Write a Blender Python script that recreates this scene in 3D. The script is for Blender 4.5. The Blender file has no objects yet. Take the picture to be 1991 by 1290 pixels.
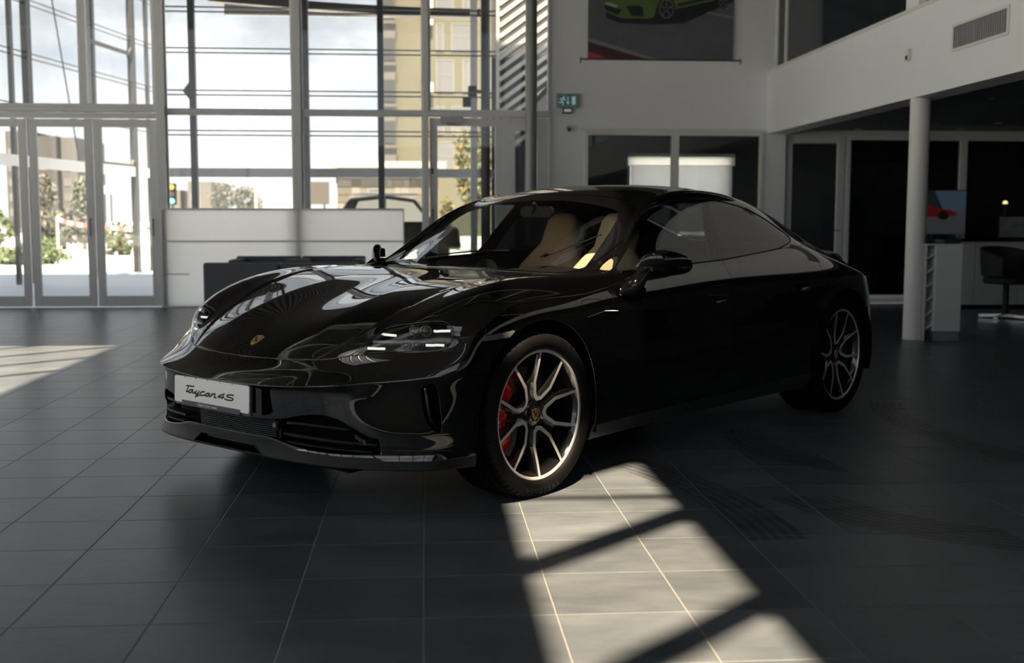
import bpy, bmesh, math, random
import numpy as np
from mathutils import Vector, Matrix, Quaternion
random.seed(7); np.random.seed(7)
SC = bpy.context.scene
COL = SC.collection
PI = math.pi
R_ = math.radians

# ---------------------------------------------------------------- camera
cam_data = bpy.data.cameras.new('camera')
cam = bpy.data.objects.new('camera', cam_data); COL.objects.link(cam)
cam_data.sensor_fit = 'HORIZONTAL'; cam_data.sensor_width = 36.0
cam_data.lens = 2238.1/1991*36.0
cam.matrix_world = (Matrix.Translation((0.011, -4.510, 1.177)) @ Matrix.Rotation(R_(-4.333), 4, 'Z')
                    @ Matrix.Rotation(R_(90-5.595), 4, 'X') @ Matrix.Rotation(R_(0.064), 4, 'Z'))
cam_data.clip_start = 0.05; cam_data.clip_end = 2000
cam_data.dof.use_dof = True; cam_data.dof.focus_distance = 5.2; cam_data.dof.aperture_fstop = 2.8
SC.camera = cam
# ---------------------------------------------------------------- view, sky, sun
SC.view_settings.view_transform = 'Standard'; SC.view_settings.look = 'None'
SC.view_settings.gamma = 1.0; SC.view_settings.use_curve_mapping = False
SC.view_settings.exposure = 1.5
SC.cycles.max_bounces = 10; SC.cycles.transparent_max_bounces = 32
SC.cycles.glossy_bounces = 5; SC.cycles.transmission_bounces = 8; SC.cycles.diffuse_bounces = 4
SC.cycles.caustics_reflective = False; SC.cycles.caustics_refractive = False
SC.cycles.sample_clamp_indirect = 5.0
world = bpy.data.worlds.new('cloudy_sky'); SC.world = world; world.use_nodes = True
def build_sky():
    nt = world.node_tree; nt.nodes.clear(); N = nt.nodes.new; L = nt.links.new
    out = N('ShaderNodeOutputWorld'); bg = N('ShaderNodeBackground'); bg.inputs['Strength'].default_value = 0.7
    tc = N('ShaderNodeTexCoord'); mp = N('ShaderNodeMapping'); mp.inputs['Scale'].default_value = (1, 1, 2.2)
    L(tc.outputs['Generated'], mp.inputs['Vector'])
    n1 = N('ShaderNodeTexNoise'); n1.inputs['Scale'].default_value = 4.2; n1.inputs['Detail'].default_value = 9; n1.inputs['Roughness'].default_value = .55
    L(mp.outputs[0], n1.inputs['Vector'])
    r = N('ShaderNodeValToRGB'); cr = r.color_ramp
    cr.elements[0].position = .38; cr.elements[0].color = (.33, .36, .41, 1)
    cr.elements[1].position = .60; cr.elements[1].color = (.80, .80, .795, 1)
    e = cr.elements.new(.48); e.color = (.48, .49, .505, 1)
    L(n1.outputs['Fac'], r.inputs['Fac'])
    sx = N('ShaderNodeSeparateXYZ'); L(tc.outputs['Generated'], sx.inputs[0])
    m = N('ShaderNodeMapRange'); m.inputs['From Min'].default_value = -.02; m.inputs['From Max'].default_value = .16; m.inputs['To Min'].default_value = 1; m.inputs['To Max'].default_value = 0
    L(sx.outputs['Z'], m.inputs['Value'])
    mx = N('ShaderNodeMix'); mx.data_type = 'RGBA'; mx.inputs[7].default_value = (.86, .86, .85, 1)
    L(m.outputs[0], mx.inputs[0]); L(r.outputs['Color'], mx.inputs[6])
    L(mx.outputs[2], bg.inputs['Color']); L(bg.outputs[0], out.inputs['Surface'])
build_sky()
sun_d = bpy.data.lights.new('sun', 'SUN'); sun_d.energy = 10.0; sun_d.angle = R_(.55); sun_d.color = (1.0, .78, .52)
sun = bpy.data.objects.new('sun', sun_d); COL.objects.link(sun)
sun.rotation_euler = (R_(30), 0, 0)            # travels towards +y, 60 degrees above the horizon
sun.location = (0, -20, 30)
# ---------------------------------------------------------------- helpers
def node_mat(name):
    m = bpy.data.materials.new(name); m.use_nodes = True
    nt = m.node_tree; b = nt.nodes['Principled BSDF']
    return m, nt, b
def M(name, col, rough=0.5, metal=0.0, spec=0.5, coat=0.0, emit=None, estr=0.0, noise=0.0, nscale=40.0, bump=0.0, bscale=200.0, trans=0.0, ior=1.5, alpha=1.0):
    m, nt, b = node_mat(name)
    b.inputs['Base Color'].default_value = (*col, 1); b.inputs['Roughness'].default_value = rough
    b.inputs['Metallic'].default_value = metal; b.inputs['Specular IOR Level'].default_value = spec
    b.inputs['Coat Weight'].default_value = coat; b.inputs['Coat Roughness'].default_value = 0.02
    b.inputs['Transmission Weight'].default_value = trans; b.inputs['IOR'].default_value = ior
    b.inputs['Alpha'].default_value = alpha
    if emit: b.inputs['Emission Color'].default_value = (*emit, 1); b.inputs['Emission Strength'].default_value = estr
    if noise or bump:
        tc = nt.nodes.new('ShaderNodeTexCoord')
    if noise:
        n = nt.nodes.new('ShaderNodeTexNoise'); n.inputs['Scale'].default_value = nscale; n.inputs['Detail'].default_value = 5
        nt.links.new(tc.outputs['Object'], n.inputs['Vector'])
        mx = nt.nodes.new('ShaderNodeMix'); mx.data_type = 'RGBA'
        mx.inputs[6].default_value = (*[max(0, c*(1-noise)) for c in col], 1); mx.inputs[7].default_value = (*[min(1, c*(1+noise)) for c in col], 1)
        nt.links.new(n.outputs['Fac'], mx.inputs[0]); nt.links.new(mx.outputs[2], b.inputs['Base Color'])
    if bump:
        n2 = nt.nodes.new('ShaderNodeTexNoise'); n2.inputs['Scale'].default_value = bscale; n2.inputs['Detail'].default_value = 4
        nt.links.new(tc.outputs['Object'], n2.inputs['Vector'])
        bp = nt.nodes.new('ShaderNodeBump'); bp.inputs['Strength'].default_value = bump; bp.inputs['Distance'].default_value = 0.01
        nt.links.new(n2.outputs['Fac'], bp.inputs['Height']); nt.links.new(bp.outputs['Normal'], b.inputs['Normal'])
    return m
def thin_glass(name, tint=(1, 1, 1), ior=1.5, rough=0.0, dirt=0.0):
    # a single-sheet pane: clear straight through, mirror by Fresnel
    m = bpy.data.materials.new(name); m.use_nodes = True; nt = m.node_tree; nt.nodes.clear()
    o = nt.nodes.new('ShaderNodeOutputMaterial'); t = nt.nodes.new('ShaderNodeBsdfTransparent'); g = nt.nodes.new('ShaderNodeBsdfGlossy')
    t.inputs['Color'].default_value = (*tint, 1); g.inputs['Roughness'].default_value = rough
    fr = nt.nodes.new('ShaderNodeFresnel'); ge = nt.nodes.new('ShaderNodeNewGeometry'); mr = nt.nodes.new('ShaderNodeMapRange')
    mr.inputs['To Min'].default_value = ior; mr.inputs['To Max'].default_value = 1/ior      # same mirror strength from either side of the sheet
    nt.links.new(ge.outputs['Backfacing'], mr.inputs['Value']); nt.links.new(mr.outputs[0], fr.inputs['IOR'])
    mx = nt.nodes.new('ShaderNodeMixShader')
    nt.links.new(fr.outputs[0], mx.inputs[0]); nt.links.new(t.outputs[0], mx.inputs[1]); nt.links.new(g.outputs[0], mx.inputs[2])
    nt.links.new(mx.outputs[0], o.inputs['Surface'])
    return m
class MB:
    """collects shapes, builds ONE mesh object"""
    def __init__(s): s.v = []; s.f = []; s.sm = []
    def add(s, v, f, smooth=False):
        o = len(s.v); s.v += [tuple(p) for p in v]; s.f += [tuple(i+o for i in q) for q in f]; s.sm += [smooth]*len(f); return s
    def box(s, x0, x1, y0, y1, z0, z1):
        x0, x1 = sorted((x0, x1)); y0, y1 = sorted((y0, y1)); z0, z1 = sorted((z0, z1))
        v = [(x0,y0,z0),(x1,y0,z0),(x1,y1,z0),(x0,y1,z0),(x0,y0,z1),(x1,y0,z1),(x1,y1,z1),(x0,y1,z1)]
        return s.add(v, [(3,2,1,0),(4,5,6,7),(0,1,5,4),(1,2,6,5),(2,3,7,6),(3,0,4,7)])
    def bar(s, a, b, w, h, up=(0,0,1)):
        a = Vector(a); b = Vector(b); d = (b-a).normalized(); u = Vector(up)
        sd = d.cross(u)
        if sd.length < 1e-4: sd = d.cross(Vector((1,0,0)))
        sd.normalize(); u = sd.cross(d).normalized()
        v = []
        for p in (a, b):
            for i, j in ((-1,-1),(1,-1),(1,1),(-1,1)): v.append(p+sd*(i*w/2)+u*(j*h/2))
        return s.add(v, [(3,2,1,0),(4,5,6,7),(0,1,5,4),(1,2,6,5),(2,3,7,6),(3,0,4,7)])
    def tube(s, pts, r, n=10, caps=True, closed=False):
        pts = [Vector(p) for p in pts]; m = len(pts); rr = r if hasattr(r, '__len__') else [r]*m
        v = []; prev = None
        for i, p in enumerate(pts):
            if closed: t = pts[(i+1) % m]-pts[i-1]
            else: t = pts[min(i+1, m-1)]-pts[max(i-1, 0)]
            t.normalize()
            if prev is None: prev = t.orthogonal().normalized()
            nrm = (prev-t*prev.dot(t))
            nrm = nrm.normalized() if nrm.length > 1e-6 else t.orthogonal().normalized()
            prev = nrm; bn = t.cross(nrm)
            for k in range(n):
                a = 2*PI*k/n; v.append(p+(nrm*math.cos(a)+bn*math.sin(a))*rr[i])
        f = []
        for i in range(m if closed else m-1):
            i2 = (i+1) % m
            for k in range(n): f.append((i*n+k, i*n+(k+1) % n, i2*n+(k+1) % n, i2*n+k))
        s.add(v, f, True)
        if caps and not closed:
            o = len(s.v)-len(v)
            s.f += [tuple(o+k for k in reversed(range(n))), tuple(o+(m-1)*n+k for k in range(n))]; s.sm += [False, False]
        return s
    def cyl(s, c, r, z0, z1, n=24, r2=None, axis='Z'):
        r2 = r if r2 is None else r2; v = []
        for (rad, z) in ((r, z0), (r2, z1)):
            for k in range(n):
                a = 2*PI*k/n; p = (rad*math.cos(a), rad*math.sin(a), z)
                if axis == 'Y': p = (p[0], p[2], -p[1])
                if axis == 'X': p = (p[2], p[0], p[1])
                v.append((c[0]+p[0], c[1]+p[1], c[2]+p[2]))
        f = [(k, (k+1) % n, n+(k+1) % n, n+k) for k in range(n)]
        s.add(v, f, True); o = len(s.v)-2*n
        s.f += [tuple(o+k for k in reversed(range(n))), tuple(o+n+k for k in range(n))]; s.sm += [False, False]
        return s
    def lathe(s, prof, n=48, axis='Z', c=(0,0,0), closed=False):
        v = []; m = len(prof)
        for k in range(n):
            a = 2*PI*k/n
            for (r, z) in prof:
                p = (r*math.cos(a), r*math.sin(a), z)
                if axis == 'Y': p = (p[0], p[2], p[1])
                v.append((c[0]+p[0], c[1]+p[1], c[2]+p[2]))
        f = []
        for k in range(n):
            k2 = (k+1) % n
            for i in range(m if closed else m-1):
                i2 = (i+1) % m
                q = (k*m+i, k2*m+i, k2*m+i2, k*m+i2)
                f.append(q[::-1] if axis == 'Y' else q)
        return s.add(v, f, True)
    def prism(s, poly, fn, d0, d1):
        """poly of 2D points, fn(a,b,d)->3D, extruded d0..d1"""
        n = len(poly)
        v = [fn(a, b, d0) for a, b in poly]+[fn(a, b, d1) for a, b in poly]
        f = [tuple(range(n)), tuple(range(2*n-1, n-1, -1))]+[(k, n+k, n+(k+1) % n, (k+1) % n) for k in range(n)]
        return s.add(v, f)
    def build(s, name, mat, parent=None, fix=True, bevel=0.0, sharp=35):
        me = bpy.data.meshes.new(name); me.from_pydata([tuple(p) for p in s.v], [], s.f)
        me.polygons.foreach_set('use_smooth', s.sm)
        if fix:
            bm = bmesh.new(); bm.from_mesh(me); bmesh.ops.recalc_face_normals(bm, faces=bm.faces); bm.to_mesh(me); bm.free()
        me.materials.append(mat); me.update()
        o = bpy.data.objects.new(name, me); COL.objects.link(o)
        if parent: o.parent = parent
        if any(s.sm): me.set_sharp_from_angle(angle=R_(sharp))
        if bevel:
            b = o.modifiers.new('bevel', 'BEVEL'); b.width = bevel; b.segments = 2; b.limit_method = 'ANGLE'; b.angle_limit = R_(40)
        return o
def empty(name, loc=(0,0,0), rz=0.0):
    o = bpy.data.objects.new(name, None); COL.objects.link(o); o.location = loc; o.rotation_euler = (0,0,rz); o.empty_display_size = 0.1
    return o
def tag(o, label=None, cat=None, group=None, kind=None):
    if label: o['label'] = label
    if cat: o['category'] = cat
    if group: o['group'] = group
    if kind: o['kind'] = kind
    return o
def struct(o, label=None): 
    o['kind'] = 'structure'
    if label: o['label'] = label
    return o
def cspline(pts, n=8, closed=False):
    """Catmull-Rom (centripetal-ish) through points of any dimension"""
    P = np.asarray(pts, float); m = len(P); out = []
    for i in range(m if closed else m-1):
        p1 = P[i]; p2 = P[(i+1) % m]
        p0 = P[i-1] if (closed or i > 0) else 2*p1-p2
        p3 = P[(i+2) % m] if (closed or i < m-2) else 2*p2-p1
        t0 = 0; e = lambda a, b: max(1e-6, np.linalg.norm(b-a)**0.5)
        t1 = t0+e(p0, p1); t2 = t1+e(p1, p2); t3 = t2+e(p2, p3)
        for k in range(n):
            t = t1+(t2-t1)*k/n
            A1 = (t1-t)/(t1-t0)*p0+(t-t0)/(t1-t0)*p1; A2 = (t2-t)/(t2-t1)*p1+(t-t1)/(t2-t1)*p2; A3 = (t3-t)/(t3-t2)*p2+(t-t2)/(t3-t2)*p3
            B1 = (t2-t)/(t2-t0)*A1+(t-t0)/(t2-t0)*A2; B2 = (t3-t)/(t3-t1)*A2+(t-t1)/(t3-t1)*A3
            out.append((t2-t)/(t2-t1)*B1+(t-t1)/(t2-t1)*B2)
    if not closed: out.append(P[-1])
    return np.array(out)
# ---------------------------------------------------------------- the hall
YB = 11.15; CZ = 8.5; XM = 4.70; TS = .3971
FRAME = M('alu_frame', (.66, .67, .69), .5, .1); DFRAME = M('steel_dark', (.055, .06, .068), .4, .3)
GLASS = thin_glass('pane_glass', (.93, .95, .95), 1.45); WHITEW = M('wall_paint', (.80, .815, .84), .75, noise=.02, nscale=3)
OFFW = M('panel_white', (.78, .74, .71), .55); DARKC = M('ceiling_grey', (.10, .105, .115), .8); STEELW = M('column_white', (.70, .69, .67), .5)
def slate():
    m, nt, b = node_mat('slate_tile'); N = nt.nodes.new; L = nt.links.new
    g = N('ShaderNodeNewGeometry'); oi = N('ShaderNodeObjectInfo')
    n1 = N('ShaderNodeTexNoise'); n1.inputs['Scale'].default_value = 2.6; n1.inputs['Detail'].default_value = 8; n1.inputs['Roughness'].default_value = .62
    mp = N('ShaderNodeMapping'); mp.inputs['Scale'].default_value = (.7, 1.5, 1); mp.inputs['Rotation'].default_value = (0, 0, .5); L(g.outputs['Position'], mp.inputs['Vector']); L(mp.outputs[0], n1.inputs['Vector'])
    r = N('ShaderNodeValToRGB'); r.color_ramp.elements[0].position = .3; r.color_ramp.elements[1].position = .72
    r.color_ramp.elements[0].color = (.048, .057, .069, 1); r.color_ramp.elements[1].color = (.096, .108, .124, 1); L(n1.outputs['Fac'], r.inputs['Fac'])
    # rubber marks: parts of rings, broken into tread lines
    sx = N('ShaderNodeSeparateXYZ'); L(g.outputs['Position'], sx.inputs[0])
    def math_(op, a, b_=None, c_=None):
        n = N('ShaderNodeMath'); n.operation = op
        for i, v in enumerate((a, b_, c_)):
            if v is None: continue
            if isinstance(v, (int, float)): n.inputs[i].default_value = v
            else: L(v, n.inputs[i])
        return n.outputs[0]
    X, Y = sx.outputs['X'], sx.outputs['Y']; tot = None
    for (cx, cy, rad, wd, x0, x1, y0, y1) in MARKS:
        dx = math_('SUBTRACT', X, cx); dy = math_('SUBTRACT', Y, cy)
        d = math_('SUBTRACT', math_('SQRT', math_('ADD', math_('MULTIPLY', dx, dx), math_('MULTIPLY', dy, dy))), rad)
        band = math_('LESS_THAN', math_('ABSOLUTE', d), wd/2)
        st = math_('GREATER_THAN', math_('SINE', math_('MULTIPLY', d, 2*PI/.045)), -.45)
        k = math_('MULTIPLY', band, math_('ADD', math_('MULTIPLY', st, .75), .25))
        for v, op, lim in ((X, 'GREATER_THAN', x0), (X, 'LESS_THAN', x1), (Y, 'GREATER_THAN', y0), (Y, 'LESS_THAN', y1)): k = math_('MULTIPLY', k, math_(op, v, lim))
        tot = k if tot is None else math_('MAXIMUM', tot, k)
    n3 = N('ShaderNodeTexNoise'); n3.inputs['Scale'].default_value = 9; L(g.outputs['Position'], n3.inputs['Vector'])
    tot = math_('MULTIPLY', tot, math_('ADD', math_('MULTIPLY', n3.outputs['Fac'], .8), .2))
    mx = N('ShaderNodeMix'); mx.data_type = 'RGBA'; mx.inputs[7].default_value = (.016, .016, .017, 1)
    L(math_('MULTIPLY', tot, .95), mx.inputs[0]); L(r.outputs['Color'], mx.inputs[6])
    hs = N('ShaderNodeHueSaturation'); L(math_('ADD', math_('MULTIPLY', oi.outputs['Random'], .3), .85), hs.inputs['Value']); L(mx.outputs[2], hs.inputs['Color'])
    L(hs.outputs[0], b.inputs['Base Color'])
    n2 = N('ShaderNodeTexNoise'); n2.inputs['Scale'].default_value = 14; n2.inputs['Detail'].default_value = 6; L(mp.outputs[0], n2.inputs['Vector'])
    bp = N('ShaderNodeBump'); bp.inputs['Strength'].default_value = .22; bp.inputs['Distance'].default_value = .004; L(n2.outputs['Fac'], bp.inputs['Height']); L(bp.outputs[0], b.inputs['Normal'])
    rr = N('ShaderNodeMapRange'); rr.inputs['To Min'].default_value = .27; rr.inputs['To Max'].default_value = .40; L(n1.outputs['Fac'], rr.inputs['Value']); L(rr.outputs[0], b.inputs['Roughness'])
    L(math_('SUBTRACT', .50, math_('MULTIPLY', tot, .38)), b.inputs['Specular IOR Level'])
    return m
MARKS = [(2.75, 1.42, 1.02, .22, 1.5, 2.0, .65, 1.78), (5.1, 1.75, 2.3, .22, 2.6, 3.15, .85, 2.65), (-1.2, -.3, 2.5, .24, .9, 1.45, -.45, 1.0), (3.9, -1.1, 1.5, .2, 1.9, 3.6, -.6, .6), (2.6, .4, 1.0, .3, 1.4, 2.2, -1.2, 0.2)]
SLATE = slate(); GROUT = M('grout', (.20, .19, .17), .85, noise=.15, nscale=30)
FX0, FX1, FY0, FY1 = -32, 26, -26, 28
FL = struct(MB().box(FX0*TS, FX1*TS, FY0*TS, FY1*TS, -.12, -.0012).build('floor', GROUT), 'dark slate tiled showroom floor with pale joints')
def tile_verts(h, ch=.0016):
    g = TS/2-.0016; v = []
    for s_, z in ((g, -.006), (g, -ch*.7), (g-ch, 0.0)):
        v += [(-s_, -s_, z), (s_, -s_, z), (s_, s_, z), (-s_, s_, z)]
    f = [(i, (i+1) % 4, 4+(i+1) % 4, 4+i) for i in range(4)]+[(4+i, 4+(i+1) % 4, 8+(i+1) % 4, 8+i) for i in range(4)]+[(8, 9, 10, 11)]
    return v, f
tv, tf = tile_verts(0); tme = bpy.data.meshes.new('floor_tile'); tme.from_pydata(tv, [], tf); tme.materials.append(SLATE); tme.update()
cells = []
Vw = cam.matrix_world.inverted()
for i in range(FX0, FX1):
    for j in range(FY0, FY1):
        c0 = Vector(((i+.5)*TS, (j+.5)*TS, 0)); p = Vw @ c0; z = -p.z
        vis = False
        if z > 1.0:
            fx = abs(p.x/z)*2238; fy = -p.y/z*2238
            vis = fx < 1130 and fy > -200 and fy < 780
        cells.append((0 if vis else 1, z, i, j))
cells.sort()
for k, (v_, z, i, j) in enumerate(cells[:300]):
    o = bpy.data.objects.new('floor_tile', tme); COL.objects.link(o); o.location = ((i+.5)*TS, (j+.5)*TS, 0); o.parent = FL
V = []; F = []
for (v_, z, i, j) in cells[300:]:
    o = len(V); V += [(x+(i+.5)*TS, y+(j+.5)*TS, zz) for x, y, zz in tv]; F += [tuple(a+o for a in q) for q in tf]
me = bpy.data.meshes.new('floor_tile_field'); me.from_pydata(V, [], F); me.materials.append(SLATE)
o = bpy.data.objects.new('floor_tile_field', me); COL.objects.link(o); o.parent = FL; o['kind'] = 'stuff'
# ---- ceiling with two roof lights that let the sun in
def slab_with_holes(name, mat, x0, x1, y0, y1, z0, z1, holes):
    xs = sorted({x0, x1, *[h[0] for h in holes], *[h[1] for h in holes]}); ys = sorted({y0, y1, *[h[2] for h in holes], *[h[3] for h in holes]}); mb = MB()
    for a, b in zip(xs, xs[1:]):
        for c_, d in zip(ys, ys[1:]):
            m = ((a+b)/2, (c_+d)/2)
            if not any(h[0] < m[0] < h[1] and h[2] < m[1] < h[3] for h in holes): mb.box(a, b, c_, d, z0, z1)
    return mb.build(name, mat)
SH_ = CZ/math.tan(R_(60))
H1 = (.36, 1.03, -2.3-SH_, 2.9-SH_); H2 = (-7.6, -2.85, 3.1-SH_, 6.4-SH_)
CE = struct(slab_with_holes('ceiling', DARKC, -12.4, 10, -10, 11.4, CZ, CZ+.30, (H1, H2)), 'grey hall ceiling with steel trusses')
mb = MB()
for k in range(-1, 4):
    y = -.42-1.08*k-SH_; mb.bar((.36-.15, y-.34-.15, CZ+.06), (1.03+.15, y+.33+.15, CZ+.06), .115, .10)
mb.build('roof_light_bar', DFRAME, CE)
mb = MB()
for k in range(6):
    y0 = 2.2+k*.85-SH_; mb.bar((-7.8, y0-2.6, CZ+.06), (-2.6, y0+2.6-.0, CZ+.06), .06, .10)
mb.build('roof_light_bar', DFRAME, CE)
MB().tube([(-2, .20-SH_, CZ+.1), (4, .16-SH_, CZ+.1)], .028, 6).build('roof_cable', DFRAME, CE)
for y in (-9.2, -7.0, 2.9):
    mb = MB(); mb.bar((-12, y, 7.9), (10, y, 7.9), .12, .12); mb.bar((-12, y, 7.1), (10, y, 7.1), .08, .08)
    for q in range(22): x = -12+q; mb.bar((x, y, 7.9 if q % 2 else 7.1), (x+1, y, 7.1 if q % 2 else 7.9), .045, .045)
    mb.build('roof_truss', DFRAME, CE)
struct(MB().box(-12.4, -3.6, 11.4, 16.2, CZ, CZ+.3).build('ceiling_entrance_shade', DARKC), 'unseen grey roof added over the entrance to shade the forecourt')  # slab above the view, added to lengthen the shade outside the doors
# ---- back facade
def win(n, x0, x1, z0, z1, y=YB, fw=.06, dep=.10, mat=None, glass=None, pane=True):
    mb = MB(); mb.box(x0, x0+fw, y-dep/2, y+dep/2, z0, z1); mb.box(x1-fw, x1, y-dep/2, y+dep/2, z0, z1); mb.box(x0+fw, x1-fw, y-dep/2, y+dep/2, z0, z0+fw); mb.box(x0+fw, x1-fw, y-dep/2, y+dep/2, z1-fw, z1)
    o = struct(mb.build(n, mat or FRAME, bevel=.004))
    if pane: MB().box(x0+fw, x1-fw, y-.004, y+.004, z0+fw, z1-fw).build('pane', glass or GLASS, o)
    return o
def door(n, x0, x1, z1, y=YB, fw=.10, bot=.15, lab=None):
    mb = MB(); d = .06; mb.box(x0, x0+fw, y-d/2, y+d/2, .012, z1); mb.box(x1-fw, x1, y-d/2, y+d/2, .012, z1); mb.box(x0+fw, x1-fw, y-d/2, y+d/2, .012, bot); mb.box(x0+fw, x1-fw, y-d/2, y+d/2, z1-fw, z1)
    o = struct(mb.build(n, FRAME, bevel=.005), lab); MB().box(x0+fw, x1-fw, y-.005, y+.005, bot, z1-fw).build('pane', GLASS, o); return o
def trim(n, *b, mat=None): return struct(MB().box(*b).build(n, mat or FRAME, bevel=.004))
door('door_1', -5.14, -4.33, 2.47, lab='grey framed glass door leaf, left of the pair'); door('door_2', -4.31, -3.50, 2.47, lab='grey framed glass door leaf beside the white panels'); door('door_3', -5.98, -5.17, 2.47); door('door_4', -6.81, -6.0, 2.47)
for x in (-3.585, -4.395): MB().tube([(x+.02, YB-.05, .95), (x+.02, YB-.075, .97), (x+.02, YB-.075, 1.15), (x+.02, YB-.05, 1.17)], .008, 8).build('door_pull', DFRAME, bpy.data.objects['door_2' if x > -4 else 'door_1'])
trim('trim_1', -8.2, -3.47, YB-.09, YB+.09, 2.485, 2.55); trim('trim_2', -8.2, -3.47, YB-.07, YB+.07, 2.565, 2.62)
trim('trim_3', -3.48, -3.375, YB-.11, YB+.10, 0, CZ)                       # corner post
trim('trim_4', -1.72, -1.61, YB-.08, YB+.08, 0, CZ); trim('trim_5', 0.0, .075, YB-.08, YB+.08, 0, CZ)
trim('trim_6', -3.375, -1.72, YB-.03, YB+.03, 2.555, 2.60); trim('trim_7', -1.61, 0.0, YB-.03, YB+.03, 2.555, 2.60)
trim('trim_8', .075, 1.70, YB-.09, YB+.09, 2.535, 2.60)
k = 1
for (x0, x1) in ((-3.375, -1.72), (-1.61, 0.0)):
    for (z0, z1) in ((.02, 2.555), (2.60, 4.9), (4.9, CZ)):
        win('window_%d' % k, x0, x1, z0, z1, fw=.022, dep=.05); k += 1
for (x0, x1) in ((-8.2, -6.35), (-6.35, -4.42), (-4.42, -3.48)):
    win('window_%d' % k, x0, x1, 2.62, CZ, fw=.05, dep=.08); k += 1
win('window_%d' % k, .075, 1.70, 2.60, CZ, fw=.03, dep=.06); k += 1
door('door_5', .085, 1.07, 2.52, fw=.105, lab='grey framed glass exit door behind the car roof'); win('window_%d' % k, 1.075, 1.69, 0, 2.52, fw=.16, dep=.08); k += 1
d5 = bpy.data.objects['door_5']
MB().box(.23, .54, YB-.10, YB-.03, 2.455, 2.53).build('door_closer', M('closer', (.50, .50, .50), .5), d5); MB().bar((.32, YB-.06, 2.44), (.50, YB-.06, 2.425), .02, .012).build('closer_arm', DFRAME, d5)
MB().tube([(.125, YB-.05, 1.0), (.125, YB-.10, 1.02), (.125, YB-.10, 1.28), (.125, YB-.05, 1.30)], .010, 8).build('door_pull', DFRAME, d5)
MB().box(.105, .135, YB-.045, YB-.03, 1.78, 1.85).build('door_hinge', DFRAME, d5)
# white wall with two office windows
def wall_with_holes(n, mat, x0, x1, y0, y1, z0, z1, holes, lab=None):
    xs = sorted({x0, x1, *[h[0] for h in holes], *[h[1] for h in holes]}); zs = sorted({z0, z1, *[h[2] for h in holes], *[h[3] for h in holes]}); mb = MB()
    for a, b in zip(xs, xs[1:]):
        for c_, d in zip(zs, zs[1:]):
            m = ((a+b)/2, (c_+d)/2)
            if not any(h[0] < m[0] < h[1] and h[2] < m[1] < h[3] for h in holes): mb.box(a, b, y0, y1, c_, d)
    return struct(mb.build(n, mat), lab)
wall_with_holes('wall_back', WHITEW, 1.70, 4.97, YB, YB+.25, 0, CZ, [(2.18, 4.66, .9, 2.36)], 'white plastered wall with poster and office windows')
win('window_%d' % k, 2.18, 3.43, .9, 2.36, y=YB+.03, fw=.05, dep=.10, mat=STEELW); k += 1
win('window_%d' % k, 3.43, 4.66, .9, 2.36, y=YB+.03, fw=.05, dep=.10, mat=STEELW); k += 1
trim('trim_9', 2.13, 4.70, YB-.03, YB, 2.36, 2.40, mat=STEELW)
# office behind it
OFF = M('office_wall', (.10, .10, .105), .85)
struct(wall_with_holes('wall_office', OFF, 1.72, 10, 13.6, 13.7, 0, 3.0, [(3.2, 4.85, .85, 2.15)]))
trim('trim_10', 1.70, 1.80, YB+.25, 13.7, 0, 3.0, mat=OFF); struct(MB().box(1.7, 10, YB+.25, 13.7, 2.9, 3.0).build('ceiling_office', OFF)); struct(MB().box(1.7, 10, YB+.25, 13.7, -.05, 0).build('floor_office', OFF))
win('window_%d' % k, 3.2, 4.85, .85, 2.15, y=13.65, fw=.05, dep=.1); k += 1
# right side: mezzanine front, soffit, glass partition under it
struct(MB().box(XM, XM+.30, -10, YB, 2.34, 3.165).build('wall_right', WHITEW), 'white mezzanine front above the dark soffit')
trim('trim_11', XM-.015, XM+.32, -10, YB, 3.165, 3.20, mat=STEELW)
struct(MB().box(XM+.30, 10, -10, YB+.25, 2.40, 2.46).build('ceiling_soffit', M('soffit', (.085, .10, .115), .6)))
struct(MB().box(XM+.3, 10, -10, YB+.3, 2.46, 3.12).build('floor_mezzanine', OFF))
trim('trim_12', 4.66, 4.97, YB-.002, YB+.25, 0, 2.34, mat=WHITEW)
door('door_6', 4.99, 5.83, 2.32, y=YB+.10, fw=.10, bot=.12, lab='grey framed glass office door behind the car tail')
MB().tube([(5.70, YB+.02, 1.02), (5.74, YB+.03, 1.02), (5.79, YB+.06, 1.02)], .009, 8).build('door_handle', M("handle_steel", (.6,.6,.6), .25, 1.0), bpy.data.objects["door_6"])
PART = thin_glass('partition_glass', (.40, .42, .43), 1.5)
trim('trim_13', 4.97, 10, YB+.05, YB+.15, 2.32, 2.40); trim('trim_14', 5.85, 10, YB+.05, YB+.15, 0, .07, mat=M('skirt', (.30, .30, .31), .5))
xs = [5.86, 7.53, 9.2]
for a, b in zip(xs, xs[1:]): win('window_%d' % k, a, b, .07, 2.32, y=YB+.10, fw=.05, dep=.10, glass=PART); k += 1
struct(MB().box(10, 10.2, -10, 13.7, 0, 3.0).build('wall_far_right', OFF))
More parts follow.
